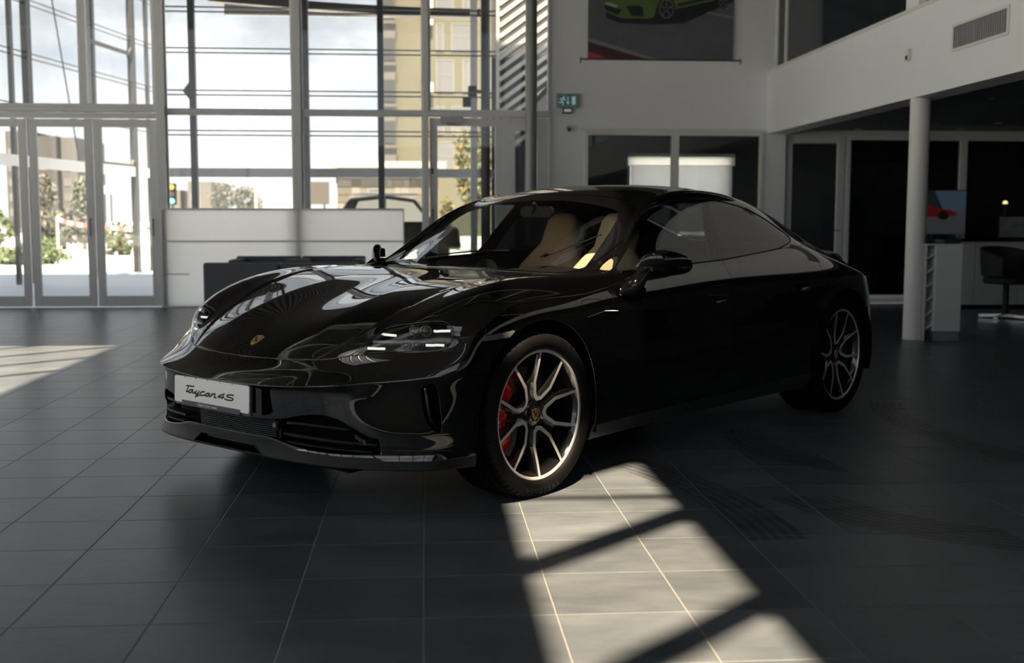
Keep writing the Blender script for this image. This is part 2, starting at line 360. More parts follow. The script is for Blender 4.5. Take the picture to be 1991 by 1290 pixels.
# mezzanine glazing and the room behind it
MG = thin_glass('mezz_glass', (.50, .54, .57), 1.5)
ys = [YB, 10.75, 6.75, 6.45, 3.2, .2, -3, -6, -10]
for a, b in zip(ys, ys[1:]):
    if abs(a-b) < .35 and a < 10: struct(MB().box(XM+.05, XM+.25, b, a, 3.2, CZ).build('trim_15', WHITEW)); continue
    mb = MB(); y0, y1 = b, a
    mb.box(XM+.10, XM+.16, y0, y0+.03, 3.2, CZ); mb.box(XM+.10, XM+.16, y1-.03, y1, 3.2, CZ); mb.box(XM+.10, XM+.16, y0, y1, 3.2, 3.23)
    o = struct(mb.build('window_%d' % k, STEELW)); k += 1; MB().box(XM+.125, XM+.135, y0+.03, y1-.03, 3.23, CZ).build('pane', MG, o)
struct(MB().box(7.6, 7.8, -10, YB+.25, 3.12, CZ).build('wall_mezzanine', M('mezz_wall', (.16, .165, .18), .8)))
struct(MB().box(XM+.3, 10, YB, YB+.25, 3.0, CZ).build('wall_mezzanine_end', WHITEW))
# left glazed side and the glazed outer screen it continues into
LP = Vector((-8.12, 11.15, 0)); LD = Vector((.175, .985, 0)).normalized()
def lp(t, z=0): p = LP+LD*t; return (p.x, p.y, z)
SCR = empty('facade_screen'); struct(SCR, 'glazed outer screen of posts and rails running back on the left')
posts = [-21, -18.6, -16.2, -13.8, -11.4, -9.0, -6.6, -4.2, -2.0, .6, 3.0, 5.45, 6.0, 8.31, 8.6, 10.43, 11.22, 12.0]
for t in posts:
    w = .12 if t in (6.0, 8.31, 10.43) else .07
    MB().bar(lp(t, 0), lp(t, CZ+1), w, w*1.3, up=(LD.x, LD.y, 0)).build('screen_post', DFRAME, SCR)
for z in (1.1, 2.10, 3.15, 4.08, 5.03, 6.0, 7.0, 8.0):
    for (a, b) in ((-21, .4), (.8, 12.2)):
        n_ = 9 if a < 0 else 1
        if z == 1.1 and a > 0: continue
        if z == 2.10:
            MB().bar(lp(a, 2.19), lp(b, 2.19), .10, .20).build('screen_beam', FRAME, SCR); continue
        for dz in (-.045, .045): MB().tube([lp(a, z+dz), lp(b, z+dz)], .014, 6).build('screen_rail', DFRAME, SCR)
for t0, t1 in zip(posts[:10], posts[1:11]):
    o = MB().bar(lp(t0+.05, CZ/2), lp(t1-.05, CZ/2), .008, CZ).build('screen_pane', GLASS, SCR)
MB().tube([lp(6.6, 6.6), lp(7.9, 2.2)], .016, 6).build('brace_rod', DFRAME, SCR)
for (t, z) in ((10.43, 4.7), (10.43, 2.3)):
    MB().bar(lp(t-2.1, z), lp(t, z), .06, .09).build('brace_arm', DFRAME, SCR)
    p = Vector(lp(t, z)); MB().prism([(-.20, 0), (0, .24), (0, -.24)], lambda a, b, d: (p.x+LD.x*a+d, p.y+LD.y*a, p.z+b), -.04, .04).build('brace_gusset', DFRAME, SCR)
wall_with_holes('wall_front', M('front_wall', (.25, .25, .26), .8), -12.6, 10, -10.2, -10, 0, CZ, [(-11.5, -3.5, .25, 8.0), (-3.5, 4.5, 3.4, 8.0)])
for q in range(4):
    win('window_%d' % k, -11.5+2*q, -9.5+2*q, .25, 8.0, y=-10.1, fw=.06, dep=.12); k += 1  # full-height glazing behind the camera, added to bring in fill light
for q in range(4):
    win('window_%d' % k, -3.5+2*q, -1.5+2*q, 3.4, 8.0, y=-10.1, fw=.06, dep=.12); k += 1
# lower corrugated ceiling over the back of the hall
V = []; F = []; n = 0; y = 3.7
while y < YB+.1:
    for yy, z in ((y, 4.86), (y+.055, 4.86), (y+.07, 4.83), (y+.125, 4.83)): V += [(-12, yy, z), (XM, yy, z)]
    y += .14
for i in range(len(V)//2-1): F.append((2*i, 2*i+1, 2*i+3, 2*i+2))
struct(MB().add(V, F).build('ceiling_low', M('deck_metal', (.014, .015, .018), .6)), 'dark corrugated metal ceiling over the back of the hall')
for q in range(8):
    win('window_%d' % k, -12+2.08*q, -9.92+2.08*q, 4.82, CZ, y=3.66, fw=.06, dep=.12); k += 1  # clerestory row out of view, added to let more sky light into the hall
# ---------------------------------------------------------------- car body surface (car frame: X forward from front axle, Y left, Z up)
DK = {  # longitudinal lines of the upper body, station by station, nose to tail
0: [(0.83,0,0.606),(0.72,0,0.682),(0.55,0,0.755),(0.3,0,0.826),(0.05,0,0.876),(-0.2,0,0.908),(-0.4,0,0.931),(-0.52,0,0.945),(-0.78,0,1.08),(-1.05,0,1.228),(-1.25,0,1.318),(-1.5,0,1.36),(-1.8,0,1.375),(-2.15,0,1.366),(-2.5,0,1.315),(-2.85,0,1.228),(-3.2,0,1.12),(-3.55,0,1.015),(-3.85,0,0.962),(-4,0,0.962)],
1: [(0.822,0.2,0.608),(0.712,0.15,0.688),(0.545,0.15,0.762),(0.3,0.15,0.833),(0.05,0.15,0.884),(-0.2,0.16,0.914),(-0.41,0.18,0.932),(-0.53,0.21,0.944),(-0.785,0.21,1.076),(-1.055,0.21,1.222),(-1.25,0.2,1.312),(-1.5,0.19,1.356),(-1.8,0.185,1.371),(-2.15,0.185,1.362),(-2.5,0.18,1.31),(-2.85,0.18,1.223),(-3.2,0.175,1.115),(-3.55,0.17,1.01),(-3.85,0.17,0.96),(-3.995,0.17,0.96)],
2: [(0.79,0.36,0.614),(0.69,0.325,0.694),(0.53,0.3,0.774),(0.295,0.29,0.846),(0.05,0.29,0.894),(-0.2,0.31,0.918),(-0.42,0.38,0.93),(-0.565,0.46,0.936),(-0.8,0.45,1.05),(-1.06,0.425,1.195),(-1.235,0.405,1.285),(-1.48,0.385,1.338),(-1.8,0.375,1.357),(-2.15,0.37,1.348),(-2.5,0.36,1.292),(-2.85,0.355,1.203),(-3.2,0.345,1.095),(-3.55,0.335,0.993),(-3.85,0.33,0.95),(-3.98,0.32,0.952)],
3: [(0.715,0.52,0.63),(0.65,0.525,0.684),(0.49,0.55,0.762),(0.29,0.585,0.848),(0.05,0.631,0.908),(-0.2,0.665,0.927),(-0.46,0.69,0.925),(-0.685,0.748,0.917),(-0.815,0.73,0.992),(-0.98,0.685,1.095),(-1.16,0.628,1.225),(-1.45,0.59,1.31),(-1.8,0.565,1.332),(-2.15,0.555,1.315),(-2.5,0.545,1.258),(-2.85,0.53,1.165),(-3.2,0.51,1.058),(-3.55,0.49,0.965),(-3.8,0.46,0.93),(-3.92,0.44,0.932)],
4: [(0.62,0.68,0.645),(0.58,0.705,0.705),(0.48,0.75,0.778),(0.29,0.763,0.862),(0.05,0.77,0.914),(-0.2,0.775,0.928),(-0.43,0.79,0.926),(-0.64,0.8,0.925),(-0.79,0.78,0.985),(-0.94,0.742,1.078),(-1.12,0.704,1.182),(-1.42,0.664,1.268),(-1.8,0.65,1.284),(-2.15,0.655,1.248),(-2.45,0.672,1.163),(-2.78,0.69,1.06),(-3.1,0.675,0.975),(-3.4,0.64,0.925),(-3.62,0.58,0.905),(-3.72,0.56,0.9)],
5: [(0.555,0.775,0.65),(0.525,0.8,0.69),(0.45,0.845,0.745),(0.28,0.865,0.826),(0.05,0.88,0.878),(-0.2,0.88,0.894),(-0.43,0.868,0.902),(-0.65,0.855,0.912),(-0.9,0.848,0.926),(-1.1,0.845,0.935),(-1.3,0.842,0.945),(-1.55,0.837,0.955),(-1.85,0.827,0.972),(-2.15,0.81,0.993),(-2.45,0.79,1.013),(-2.8,0.805,0.99),(-3.1,0.8,0.93),(-3.35,0.745,0.895),(-3.52,0.68,0.88),(-3.6,0.66,0.875)],
6: [(0.49,0.845,0.653),(0.45,0.885,0.68),(0.38,0.928,0.725),(0.24,0.948,0.778),(0.03,0.96,0.805),(-0.2,0.957,0.806),(-0.43,0.937,0.806),(-0.66,0.92,0.815),(-0.92,0.913,0.825),(-1.12,0.911,0.832),(-1.32,0.909,0.84),(-1.57,0.909,0.848),(-1.85,0.913,0.856),(-2.15,0.926,0.866),(-2.45,0.946,0.872),(-2.8,0.966,0.874),(-3.1,0.945,0.855),(-3.3,0.885,0.84),(-3.45,0.83,0.83),(-3.52,0.795,0.832)],
}
NS = 20
def fair(pts, lam):
    """smoothing spline over one stretch of a line: keeps it fair, ends stay put"""
    p = np.array(pts, float); t = np.r_[0, np.cumsum(np.linalg.norm(np.diff(p, axis=0), axis=1))]; n = len(p)
    D = np.zeros((n-2, n))
    for i in range(n-2):
        h0 = t[i+1]-t[i]; h1 = t[i+2]-t[i+1]; m = math.sqrt((h0+h1)/2)
        D[i, i] = 2/(h0*(h0+h1))*m; D[i, i+1] = -2/(h0*h1)*m; D[i, i+2] = 2/(h1*(h0+h1))*m
    # penalise the CHANGE of curvature
    E = np.diff(D, axis=0) if n > 3 else D
    W = np.eye(n); W[0, 0] = W[-1, -1] = 1e4
    q = np.linalg.solve(W+lam*E.T@E, W@p)
    return [tuple(x) for x in q]
for j in DK:
    if j <= 3: DK[j] = fair(DK[j][:7], 2e-4)+fair(DK[j][7:18], 2e-4)+DK[j][18:]
    elif j == 4: DK[j] = fair(DK[j][:8], 2e-4)+fair(DK[j][8:18], 2e-4)+DK[j][18:]
    else: DK[j] = fair(DK[j], 2e-4)
FR = [  # front columns centre -> corner: rows below the deck edge, top to bottom
 [(.90,0,.562),(.945,0,.510),(.928,0,.495),(.923,0,.40),(.915,0,.295),(.918,0,.222),(.84,0,.21)],
 [(.893,.205,.562),(.939,.21,.512),(.922,.209,.497),(.917,.21,.40),(.910,.21,.295),(.914,.21,.220),(.835,.2,.21)],
 [(.858,.39,.567),(.908,.408,.520),(.892,.403,.503),(.886,.405,.40),(.880,.405,.29),(.890,.41,.216),(.81,.38,.205)],
 [(.772,.545,.580),(.852,.583,.533),(.836,.575,.505),(.832,.576,.405),(.830,.575,.285),(.842,.585,.212),(.76,.54,.20)],
 [(.66,.694,.598),(.718,.715,.548),(.7215,.718,.480),(.731,.727,.352),(.730,.726,.275),(.748,.742,.208),(.68,.68,.195)],
 [(.585,.787,.610),(.632,.808,.557),(.6365,.815,.480),(.645,.832,.345),(.641,.829,.272),(.660,.846,.206),(.60,.77,.195)],
 [(.52,.877,.615),(.545,.884,.565),(.547,.890,.480),(.551,.901,.345),(.547,.898,.272),(.565,.915,.204),(.52,.83,.195)],
]
SIDE = [  # X, then (Y,Z) rows
 (.46, (.928,.632),(.942,.57),(.943,.40),(.945,.28),(.940,.20)),
 (.36, (.948,.66),(.962,.58),(.962,.42),(.960,.28),(.950,.195)),
 (.22, (.970,.68),(.978,.58),(.978,.44),(.968,.28),(.935,.18)),
 (.0, (.978,.72),(.984,.60),(.980,.45),(.966,.28),(.93,.18)),
 (-.2, (.972,.72),(.975,.60),(.970,.455),(.956,.28),(.92,.18)),
 (-.43, (.946,.715),(.945,.60),(.945,.46),(.942,.27),(.905,.185)),
 (-.66, (.926,.72),(.926,.60),(.934,.46),(.930,.268),(.895,.185)),
 (-1.0, (.919,.725),(.922,.60),(.929,.46),(.925,.268),(.89,.188)),
 (-1.5, (.918,.735),(.921,.61),(.928,.462),(.925,.268),(.89,.19)),
 (-1.95, (.926,.745),(.926,.615),(.931,.464),(.928,.27),(.892,.19)),
 (-2.35, (.953,.755),(.950,.62),(.948,.465),(.945,.275),(.91,.192)),
 (-2.6, (.975,.765),(.976,.63),(.970,.465),(.958,.28),(.925,.195)),
 (-2.9, (.985,.775),(.990,.64),(.984,.465),(.968,.28),(.935,.20)),
 (-3.12, (.962,.77),(.975,.64),(.972,.465),(.957,.29),(.925,.22)),
 (-3.3, (.912,.765),(.933,.64),(.936,.47),(.92,.31),(.885,.235)),
 (-3.45, (.858,.76),(.880,.64),(.886,.48),(.87,.33),(.835,.245)),
 (-3.53, (.822,.755),(.845,.64),(.853,.48),(.838,.33),(.80,.25)),
]
RE = [  # rear columns j=5..0
 [(-3.66,.705,.76),(-3.69,.735,.64),(-3.70,.745,.48),(-3.68,.73,.33),(-3.63,.70,.25)],
 [(-3.80,.60,.78),(-3.84,.625,.65),(-3.86,.63,.48),(-3.83,.615,.33),(-3.77,.59,.25)],
 [(-3.92,.46,.81),(-3.95,.48,.66),(-3.97,.485,.48),(-3.94,.475,.33),(-3.88,.45,.25)],
 [(-3.97,.33,.83),(-4.0,.34,.66),(-4.02,.34,.48),(-3.99,.335,.33),(-3.93,.32,.25)],
 [(-4.0,.17,.835),(-4.02,.17,.67),(-4.04,.17,.48),(-4.01,.17,.33),(-3.95,.16,.25)],
 [(-4.005,0,.835),(-4.025,0,.67),(-4.045,0,.48),(-4.015,0,.33),(-3.955,0,.25)],
]
def body_cage():
    V = []; idx = {}
    def vid(key, p):
        if key not in idx: idx[key] = len(V); V.append(tuple(p))
        return idx[key]
    F = []; CR = {}
    def dk(s, j, sg):
        p = DK[j][s]
        return vid(('d', s, j, sg if j else 0), (p[0], p[1]*sg, p[2]))
    sx = np.array([r[0] for r in SIDE][::-1])
    def belt(c, r, sg):  # r=0 top (deck edge) .. 5 bottom
        if c <= 6:
            if r == 0: return dk(0, c, sg)
            p = FR[c][r-1]
            return vid(('b', c, r, sg if c else 0), (p[0], p[1]*sg, p[2]))
        if c <= 25:
            s = c-6
            if r == 0: return dk(s, 6, sg)
            X = DK[6][s][0]
            if r == 7:
                Y = np.interp(X, sx, np.array([q[5][0] for q in SIDE])[::-1])-.09; Z = np.interp(X, sx, np.array([q[5][1] for q in SIDE])[::-1])-.004
                return vid(('b', c, r, sg), (X, Y*sg, Z))
            if r == 3:
                a = SIDE; Y = np.interp(X, sx, np.array([q[2][0]*.75+q[3][0]*.25 for q in a])[::-1]); Z = np.interp(X, sx, np.array([q[2][1]*.75+q[3][1]*.25 for q in a])[::-1])
                return vid(('b', c, r, sg), (X, Y*sg, Z))
            if r > 3: r_ = r-1
            else: r_ = r
            Y = np.interp(X, sx, np.array([q[r_][0] for q in SIDE])[::-1]); Z = np.interp(X, sx, np.array([q[r_][1] for q in SIDE])[::-1])
            return vid(('b', c, r, sg), (X, Y*sg, Z))
        j = 31-c
        if r == 0: return dk(19, j, sg)
        q = RE[c-26]
        p = (q[0], q[1], tuple(.75*a+.25*b for a, b in zip(q[1], q[2])), q[2], q[3], q[4], (q[4][0]+.1, q[4][1]*.9, q[4][2]-.005))[r-1]
        return vid(('b', c, r, sg if j else 0), (p[0], p[1]*sg, p[2]))
    for sg in (1, -1):
        def quad(a, b, c, d): F.append((a, b, c, d) if sg > 0 else (d, c, b, a))
        for s in range(NS-1):
            for j in range(6): quad(dk(s, j, sg), dk(s, j+1, sg), dk(s+1, j+1, sg), dk(s+1, j, sg))
        for c in range(31):
            for r in range(7): quad(belt(c, r, sg), belt(c, r+1, sg), belt(c+1, r+1, sg), belt(c+1, r, sg))
        def cr(a, b, w): CR[(min(a, b), max(a, b))] = w
        for c in range(0, 4): cr(belt(c, 2, sg), belt(c+1, 2, sg), .8); cr(belt(c, 3, sg), belt(c+1, 3, sg), .4)   # nose lip
        for c in range(4, 6): cr(belt(c, 2, sg), belt(c+1, 2, sg), .5)
        for c in range(2, 6): cr(belt(c, 4, sg), belt(c+1, 4, sg), .35)
        for c in range(0, 9): cr(belt(c, 6, sg), belt(c+1, 6, sg), .8)           # splitter edge
        for c in range(11, 19): cr(belt(c, 4, sg), belt(c+1, 4, sg), .22)        # lower door crease
        for c in range(8, 23): cr(belt(c, 5, sg), belt(c+1, 5, sg), .5); cr(belt(c, 6, sg), belt(c+1, 6, sg), .6)   # sill
        for s in range(1, 6): cr(dk(s, 2, sg), dk(s+1, 2, sg), .55)              # bonnet crease
        for s in range(0, 6): cr(dk(s, 3, sg), dk(s+1, 3, sg), .30)
        for s in range(7, 16): cr(dk(s, 5, sg), dk(s+1, 5, sg), .35)             # belt line
        for j in range(0, 6): cr(dk(19, j, sg), dk(19, j+1, sg), .6)             # tail lip
        for j in range(0, 3): cr(dk(7, j, sg), dk(7, j+1, sg), .25)
    return V, F, CR
def subsurf(V, F, CR, lv):
    me = bpy.data.meshes.new('tmp'); me.from_pydata(V, [], F); me.update()
    at = me.attributes.new('crease_edge', 'FLOAT', 'EDGE')
    vals = np.zeros(len(me.edges), np.float32)
    for i, e in enumerate(me.edges):
        k = (min(e.vertices), max(e.vertices))
        if k in CR: vals[i] = CR[k]
    at.data.foreach_set('value', vals)
    o = bpy.data.objects.new('tmp', me); COL.objects.link(o)
    md = o.modifiers.new('s', 'SUBSURF'); md.levels = lv; md.render_levels = lv; md.boundary_smooth = 'PRESERVE_CORNERS'
    dg = bpy.context.evaluated_depsgraph_get(); ev = o.evaluated_get(dg); m2 = ev.to_mesh()
    v = np.empty(len(m2.vertices)*3); m2.vertices.foreach_get('co', v); v = v.reshape(-1, 3)
    q = np.empty(len(m2.loops), int); m2.loops.foreach_get('vertex_index', q); q = q.reshape(-1, 4)
    ev.to_mesh_clear(); bpy.data.objects.remove(o); bpy.data.meshes.remove(me)
    return v, q
def body_surface(lv):
    V, F, CR = body_cage(); T = np.array(V); P = T.copy()
    for it in range(3):          # pull the cage out until the smooth surface passes through the design points
        lim = subsurf(P.tolist(), F, CR, 2)[0][:len(P)]
        P += .65*(T-lim)
    return subsurf(P.tolist(), F, CR, lv)
def vnormals(v, t):
    a = v[t[:, 1]]-v[t[:, 0]]; b = v[t[:, 2]]-v[t[:, 0]]; n = np.cross(a, b); o = np.zeros_like(v)
    for k in range(3): np.add.at(o, t[:, k], n)
    return o/np.maximum(1e-12, np.linalg.norm(o, axis=1))[:, None]
class Surf:
    """triangle soup with smooth normals that can be cut along a scalar field"""
    def __init__(s, v, n, t): s.v = v; s.n = n; s.t = t
    def cut(s, phi, mask=None):
        """split every triangle (where mask(centroids)) crossed by phi = 0"""
        val = phi(s.v); val = np.where(np.abs(val) < 2e-5, 2e-5, val)
        tv = val[s.t]; mixed = (tv.min(1) < 0) & (tv.max(1) > 0)
        if mask is not None: mixed &= mask(s.v[s.t].mean(1))
        keep = s.t[~mixed]; ed = {}; nv = []; nn = []; out = []; base = len(s.v)
        def mid(a, b):
            k = (a, b) if a < b else (b, a)
            if k not in ed:
                i, j = k; f = val[i]/(val[i]-val[j])
                ed[k] = base+len(nv); nv.append(s.v[i]+(s.v[j]-s.v[i])*f); m = s.n[i]+(s.n[j]-s.n[i])*f; nn.append(m/max(1e-9, np.linalg.norm(m)))
            return ed[k]
        for a, b, c in s.t[mixed]:
            pa, pb, pc = val[a] > 0, val[b] > 0, val[c] > 0
            if pa == pb: a, b, c = c, a, b
            elif pa == pc: a, b, c = b, c, a
            ab = mid(a, b); ac = mid(a, c)
            out += [(a, ab, ac), (ab, b, c), (ab, c, ac)]
        # neighbours outside the mask that share a split edge stay as they are (masks end in empty places)
        if nv:
            s.v = np.vstack([s.v, np.array(nv)]); s.n = np.vstack([s.n, np.array(nn)]); s.t = np.vstack([keep, np.array(out)])
        return s
    def cen(s): return s.v[s.t].mean(1)
    def sub(s, sel):
        t = s.t[sel]; u, inv = np.unique(t.ravel(), return_inverse=True)
        return Surf(s.v[u].copy(), s.n[u].copy(), inv.reshape(-1, 3))
    def mirror_y(s):
        k = np.array([1, -1, 1]); return Surf(s.v*k, s.n*k, s.t[:, ::-1].copy())
    def join(s, o):
        return Surf(np.vstack([s.v, o.v]), np.vstack([s.n, o.n]), np.vstack([s.t, o.t+len(s.v)]))
    def boundary(s):
        e = np.vstack([s.t[:, [0, 1]], s.t[:, [1, 2]], s.t[:, [2, 0]]])
        k = np.sort(e, 1); key = k[:, 0].astype(np.int64)*(len(s.v)+1)+k[:, 1]
        u, inv, cnt = np.unique(key, return_inverse=True, return_counts=True)
        return e[cnt[inv] == 1]
    def offset(s, d): return Surf(s.v+s.n*d, s.n.copy(), s.t.copy())
    def weld(s, eps=1e-6):
        k = np.round(s.v/1e-5).astype(np.int64); u, first, inv = np.unique(k, axis=0, return_index=True, return_inverse=True)
        inv = inv.ravel(); t = inv[s.t]; ok = (t[:, 0] != t[:, 1]) & (t[:, 1] != t[:, 2]) & (t[:, 0] != t[:, 2])
        return Surf(s.v[first], s.n[first], t[ok])
    def build(s, name, mat, parent, flange=0.012, roll=0.002):
        V = [s.v]; Nn = [s.n]; T = [s.t]; nb = len(s.v)
        if flange:
            b = s.boundary()
            if len(b):
                ids = np.unique(b.ravel()); mp = -np.ones(len(s.v), int); mp[ids] = np.arange(len(ids))
                # outward in-surface direction at every boundary vertex
                out = np.zeros((len(ids), 3))
                d = s.v[b[:, 1]]-s.v[b[:, 0]]; d /= np.maximum(1e-9, np.linalg.norm(d, axis=1))[:, None]
                side = np.cross(d, (s.n[b[:, 0]]+s.n[b[:, 1]])/2)
                for k in (0, 1): np.add.at(out, mp[b[:, k]], side)
                out /= np.maximum(1e-9, np.linalg.norm(out, axis=1))[:, None]
                p = s.v[ids]; n = s.n[ids]
                r1 = p-n*roll*.3+out*roll*.7; r2 = p-n*roll+out*roll; r3 = p-n*flange+out*roll
                n1 = (n+out); n1 /= np.linalg.norm(n1, axis=1)[:, None]
                V += [r1, r2, r3]; Nn += [n1, out, out]; m = len(ids); a = mp[b[:, 0]]; c = mp[b[:, 1]]
                rings = [ids, nb+np.arange(m), nb+m+np.arange(m), nb+2*m+np.arange(m)]
                for q in range(3):
                    i0 = rings[q][a]; i1 = rings[q][c]; j0 = rings[q+1][a]; j1 = rings[q+1][c]
                    T += [np.stack([i1, i0, j0], 1), np.stack([i1, j0, j1], 1)]
        v = np.vstack(V); n = np.vstack(Nn); t = np.vstack(T)
        return tri_object(name, v, t, n, mat, parent)
def tri_object(name, v, t, n, mat, parent):
    me = bpy.data.meshes.new(name)
    me.vertices.add(len(v)); me.vertices.foreach_set('co', v.astype(np.float32).ravel())
    me.loops.add(len(t)*3); me.loops.foreach_set('vertex_index', t.astype(np.int32).ravel())
    me.polygons.add(len(t)); me.polygons.foreach_set('loop_start', np.arange(0, len(t)*3, 3, dtype=np.int32))
    me.update(calc_edges=True); me.validate()
    me.polygons.foreach_set('use_smooth', [True]*len(me.polygons))
    if n is not None and len(me.polygons) == len(t): me.normals_split_custom_set_from_vertices([tuple(x) for x in n])
    me.materials.append(mat)
    o = bpy.data.objects.new(name, me); COL.objects.link(o); o.parent = parent
    return o
# ---------------------------------------------------------------- car: panels cut out of the body surface
CAR = empty('car', (-.172, .944, 0), R_(224.935))
tag(CAR, 'glossy black four-door sports saloon with red front brake caliper and white front plate', 'car')
def car_paint():
    m, nt, b = node_mat('black_paint')
    b.inputs['Base Color'].default_value = (.008, .009, .011, 1); b.inputs['Metallic'].default_value = .3; b.inputs['Roughness'].default_value = .5; b.inputs['Specular IOR Level'].default_value = 0.0
    b.inputs['Coat Weight'].default_value = 1.0; b.inputs['Coat Roughness'].default_value = .012; b.inputs['Coat IOR'].default_value = 1.75
    tc = nt.nodes.new('ShaderNodeTexCoord'); vo = nt.nodes.new('ShaderNodeTexVoronoi'); vo.inputs['Scale'].default_value = 900
    nt.links.new(tc.outputs['Object'], vo.inputs['Vector'])
    r = nt.nodes.new('ShaderNodeValToRGB'); r.color_ramp.elements[0].color = (.0004, .00045, .0006, 1); r.color_ramp.elements[1].color = (.0012, .0013, .0016, 1)
    r.color_ramp.elements[0].position = .55; r.color_ramp.elements[1].position = 1.0
    nt.links.new(vo.outputs['Color'], r.inputs['Fac']); nt.links.new(r.outputs['Color'], b.inputs['Base Color'])
    return m
PAINT = car_paint()
GLOSSBLK = M('gloss_black', (.0012, .0012, .0015), .06)
SATIN = M('satin_black', (.008, .0085, .010), .45, spec=.22, bump=.05, bscale=900)
MATTE = M('matte_black', (.0025, .0025, .003), .7, spec=.06)
RUBBER = M('rubber', (.0025, .0025, .003), .6, spec=.1, bump=.12, bscale=300)
CHROME = M('chrome', (.75, .75, .76), .08, 1.0)
def car_glass(name, tint, ior=1.75): return thin_glass(name, tint, ior)
WSGLASS = car_glass('windscreen_glass', (.92, .95, .93)); SIDEGLASS = car_glass('side_glass', (.55, .60, .58)); DARKGLASS = car_glass('privacy_glass', (.06, .065, .07))
LENS = thin_glass('lamp_lens', (.93, .94, .95), 1.5)

def sdf(P, poly):
    """signed distance of 2D points to a closed polygon (negative inside)"""
    A = np.asarray(poly, float); B = np.roll(A, -1, 0); d2 = np.full(len(P), 1e9); ins = np.zeros(len(P), bool)
    for a, b in zip(A, B):
        e = b-a; w = P-a; t = np.clip((w@e)/max(1e-12, e@e), 0, 1); q = w-t[:, None]*e; d2 = np.minimum(d2, (q*q).sum(1))
        c = ((a[1] > P[:, 1]) != (b[1] > P[:, 1]))
        with np.errstate(divide='ignore', invalid='ignore'):
            xi = (b[0]-a[0])*(P[:, 1]-a[1])/(b[1]-a[1])+a[0]
        ins ^= c & (P[:, 0] < xi)
    d = np.sqrt(d2); return np.where(ins, -d, d)
def rnd(poly, r, n=5):
    """polygon with rounded corners"""
    P = [np.array(p, float) for p in poly]; out = []; m = len(P)
    for i in range(m):
        a, b, c = P[i-1], P[i], P[(i+1) % m]; u = a-b; w = c-b; lu, lw = np.linalg.norm(u), np.linalg.norm(w); k = min(r, .45*lu, .45*lw)
        p0 = b+u/lu*k; p1 = b+w/lw*k
        for t in np.linspace(0, 1, n): out.append((1-t)**2*p0+2*t*(1-t)*b+t*t*p1)
    return np.array(out)
XZ = lambda v: v[:, [0, 2]]
XY = lambda v: np.stack([v[:, 0], np.abs(v[:, 1])], 1)
YZ = lambda v: np.stack([np.abs(v[:, 1]), v[:, 2]], 1)
AZ = lambda v: np.stack([v[:, 0]-np.abs(v[:, 1]), v[:, 2]], 1)
ay = lambda v: np.abs(v[:, 1])
def field(proj, poly, box):
    """2D polygon field, +1 outside the working box (x0,x1,|y|0,|y|1,z0,z1)"""
    def f(v):
        y = np.abs(v[:, 1]); m = (v[:, 0] > box[0]) & (v[:, 0] < box[1]) & (y >= box[2]) & (y < box[3]) & (v[:, 2] > box[4]) & (v[:, 2] < box[5])
        o = np.full(len(v), .5)
        if m.any(): o[m] = sdf(proj(v[m]), poly)
        return o
    return f
# -- outlines in the car's own views (metres)
side_p = cspline([(.776,.415),(.71,.453),(.653,.480),(.59,.502),(.50,.527),(.40,.55),(.25,.578),(.08,.598),(-.1,.612),(-.28,.628),(-.40,.66),(-.47,.69)], 4)
bon_rear = cspline([(-.47,.69),(-.435,.60),(-.40,.45),(-.385,.25),(-.38,0)], 4)
bon_front = cspline([(.833,0),(.830,.10),(.822,.20),(.805,.30),(.776,.415)], 3)
half = np.vstack([bon_front[:-1], side_p[:-1], bon_rear]); BONNET = np.vstack([half, (half*np.array([1, -1]))[::-1][1:-1]])
f_bonnet = field(lambda v: v[:, [0, 1]], BONNET, (-.6, .9, 0, .75, .58, 1.0))
ws_h = np.vstack([cspline([(-.415,0),(-.42,.25),(-.435,.45),(-.475,.61),(-.56,.715),(-.66,.752)], 4)[:-1], cspline([(-.68,.750),(-.805,.722),(-.97,.681),(-1.114,.645),(-1.185,.617)], 4), cspline([(-1.215,.595),(-1.238,.55),(-1.245,.45),(-1.235,.30),(-1.228,.15),(-1.226,0)], 4)])
WS = np.vstack([ws_h, (ws_h*np.array([1, -1]))[::-1][1:-1]])
f_ws = field(lambda v: v[:, [0, 1]], WS, (-1.4, -.36, 0, .80, .90, 1.4))
rw_h = np.vstack([cspline([(-2.42,0),(-2.42,.25),(-2.44,.42),(-2.5,.49)], 4)[:-1], cspline([(-2.5,.49),(-2.85,.475),(-3.2,.455),(-3.36,.43)], 4)[:-1], cspline([(-3.36,.43),(-3.42,.36),(-3.44,.2),(-3.445,0)], 4)])
RW = np.vstack([rw_h, (rw_h*np.array([1, -1]))[::-1][1:-1]])
f_rw = field(lambda v: v[:, [0, 1]], RW, (-3.6, -2.3, 0, .6, .95, 1.4))
roof_h = np.vstack([cspline([(-1.255,0),(-1.262,.25),(-1.272,.42),(-1.30,.50)], 4)[:-1], cspline([(-1.30,.50),(-1.6,.512),(-2.0,.505),(-2.36,.49)], 4)[:-1], cspline([(-2.36,.49),(-2.405,.44),(-2.40,.25),(-2.40,0)], 4)])
ROOF = np.vstack([roof_h, (roof_h*np.array([1, -1]))[::-1][1:-1]])
f_roof = field(lambda v: v[:, [0, 1]], ROOF, (-2.5, -1.1, 0, .6, 1.1, 1.5))
dl = cspline([(-.665,.922),(-.766,.927),(-1.15,.940),(-1.534,.956),(-1.674,.960),(-1.986,.981),(-2.343,1.006),(-2.50,1.029)], 3)
dt = cspline([(-2.585,1.094),(-2.43,1.171),(-2.194,1.240),(-1.948,1.275),(-1.738,1.285),(-1.532,1.278),(-1.343,1.256),(-1.189,1.213),(-1.044,1.145),(-.892,1.051),(-.665,.922)], 4)
tip = cspline([(-2.50,1.029),(-2.57,1.047),(-2.60,1.068),(-2.585,1.094)], 3)
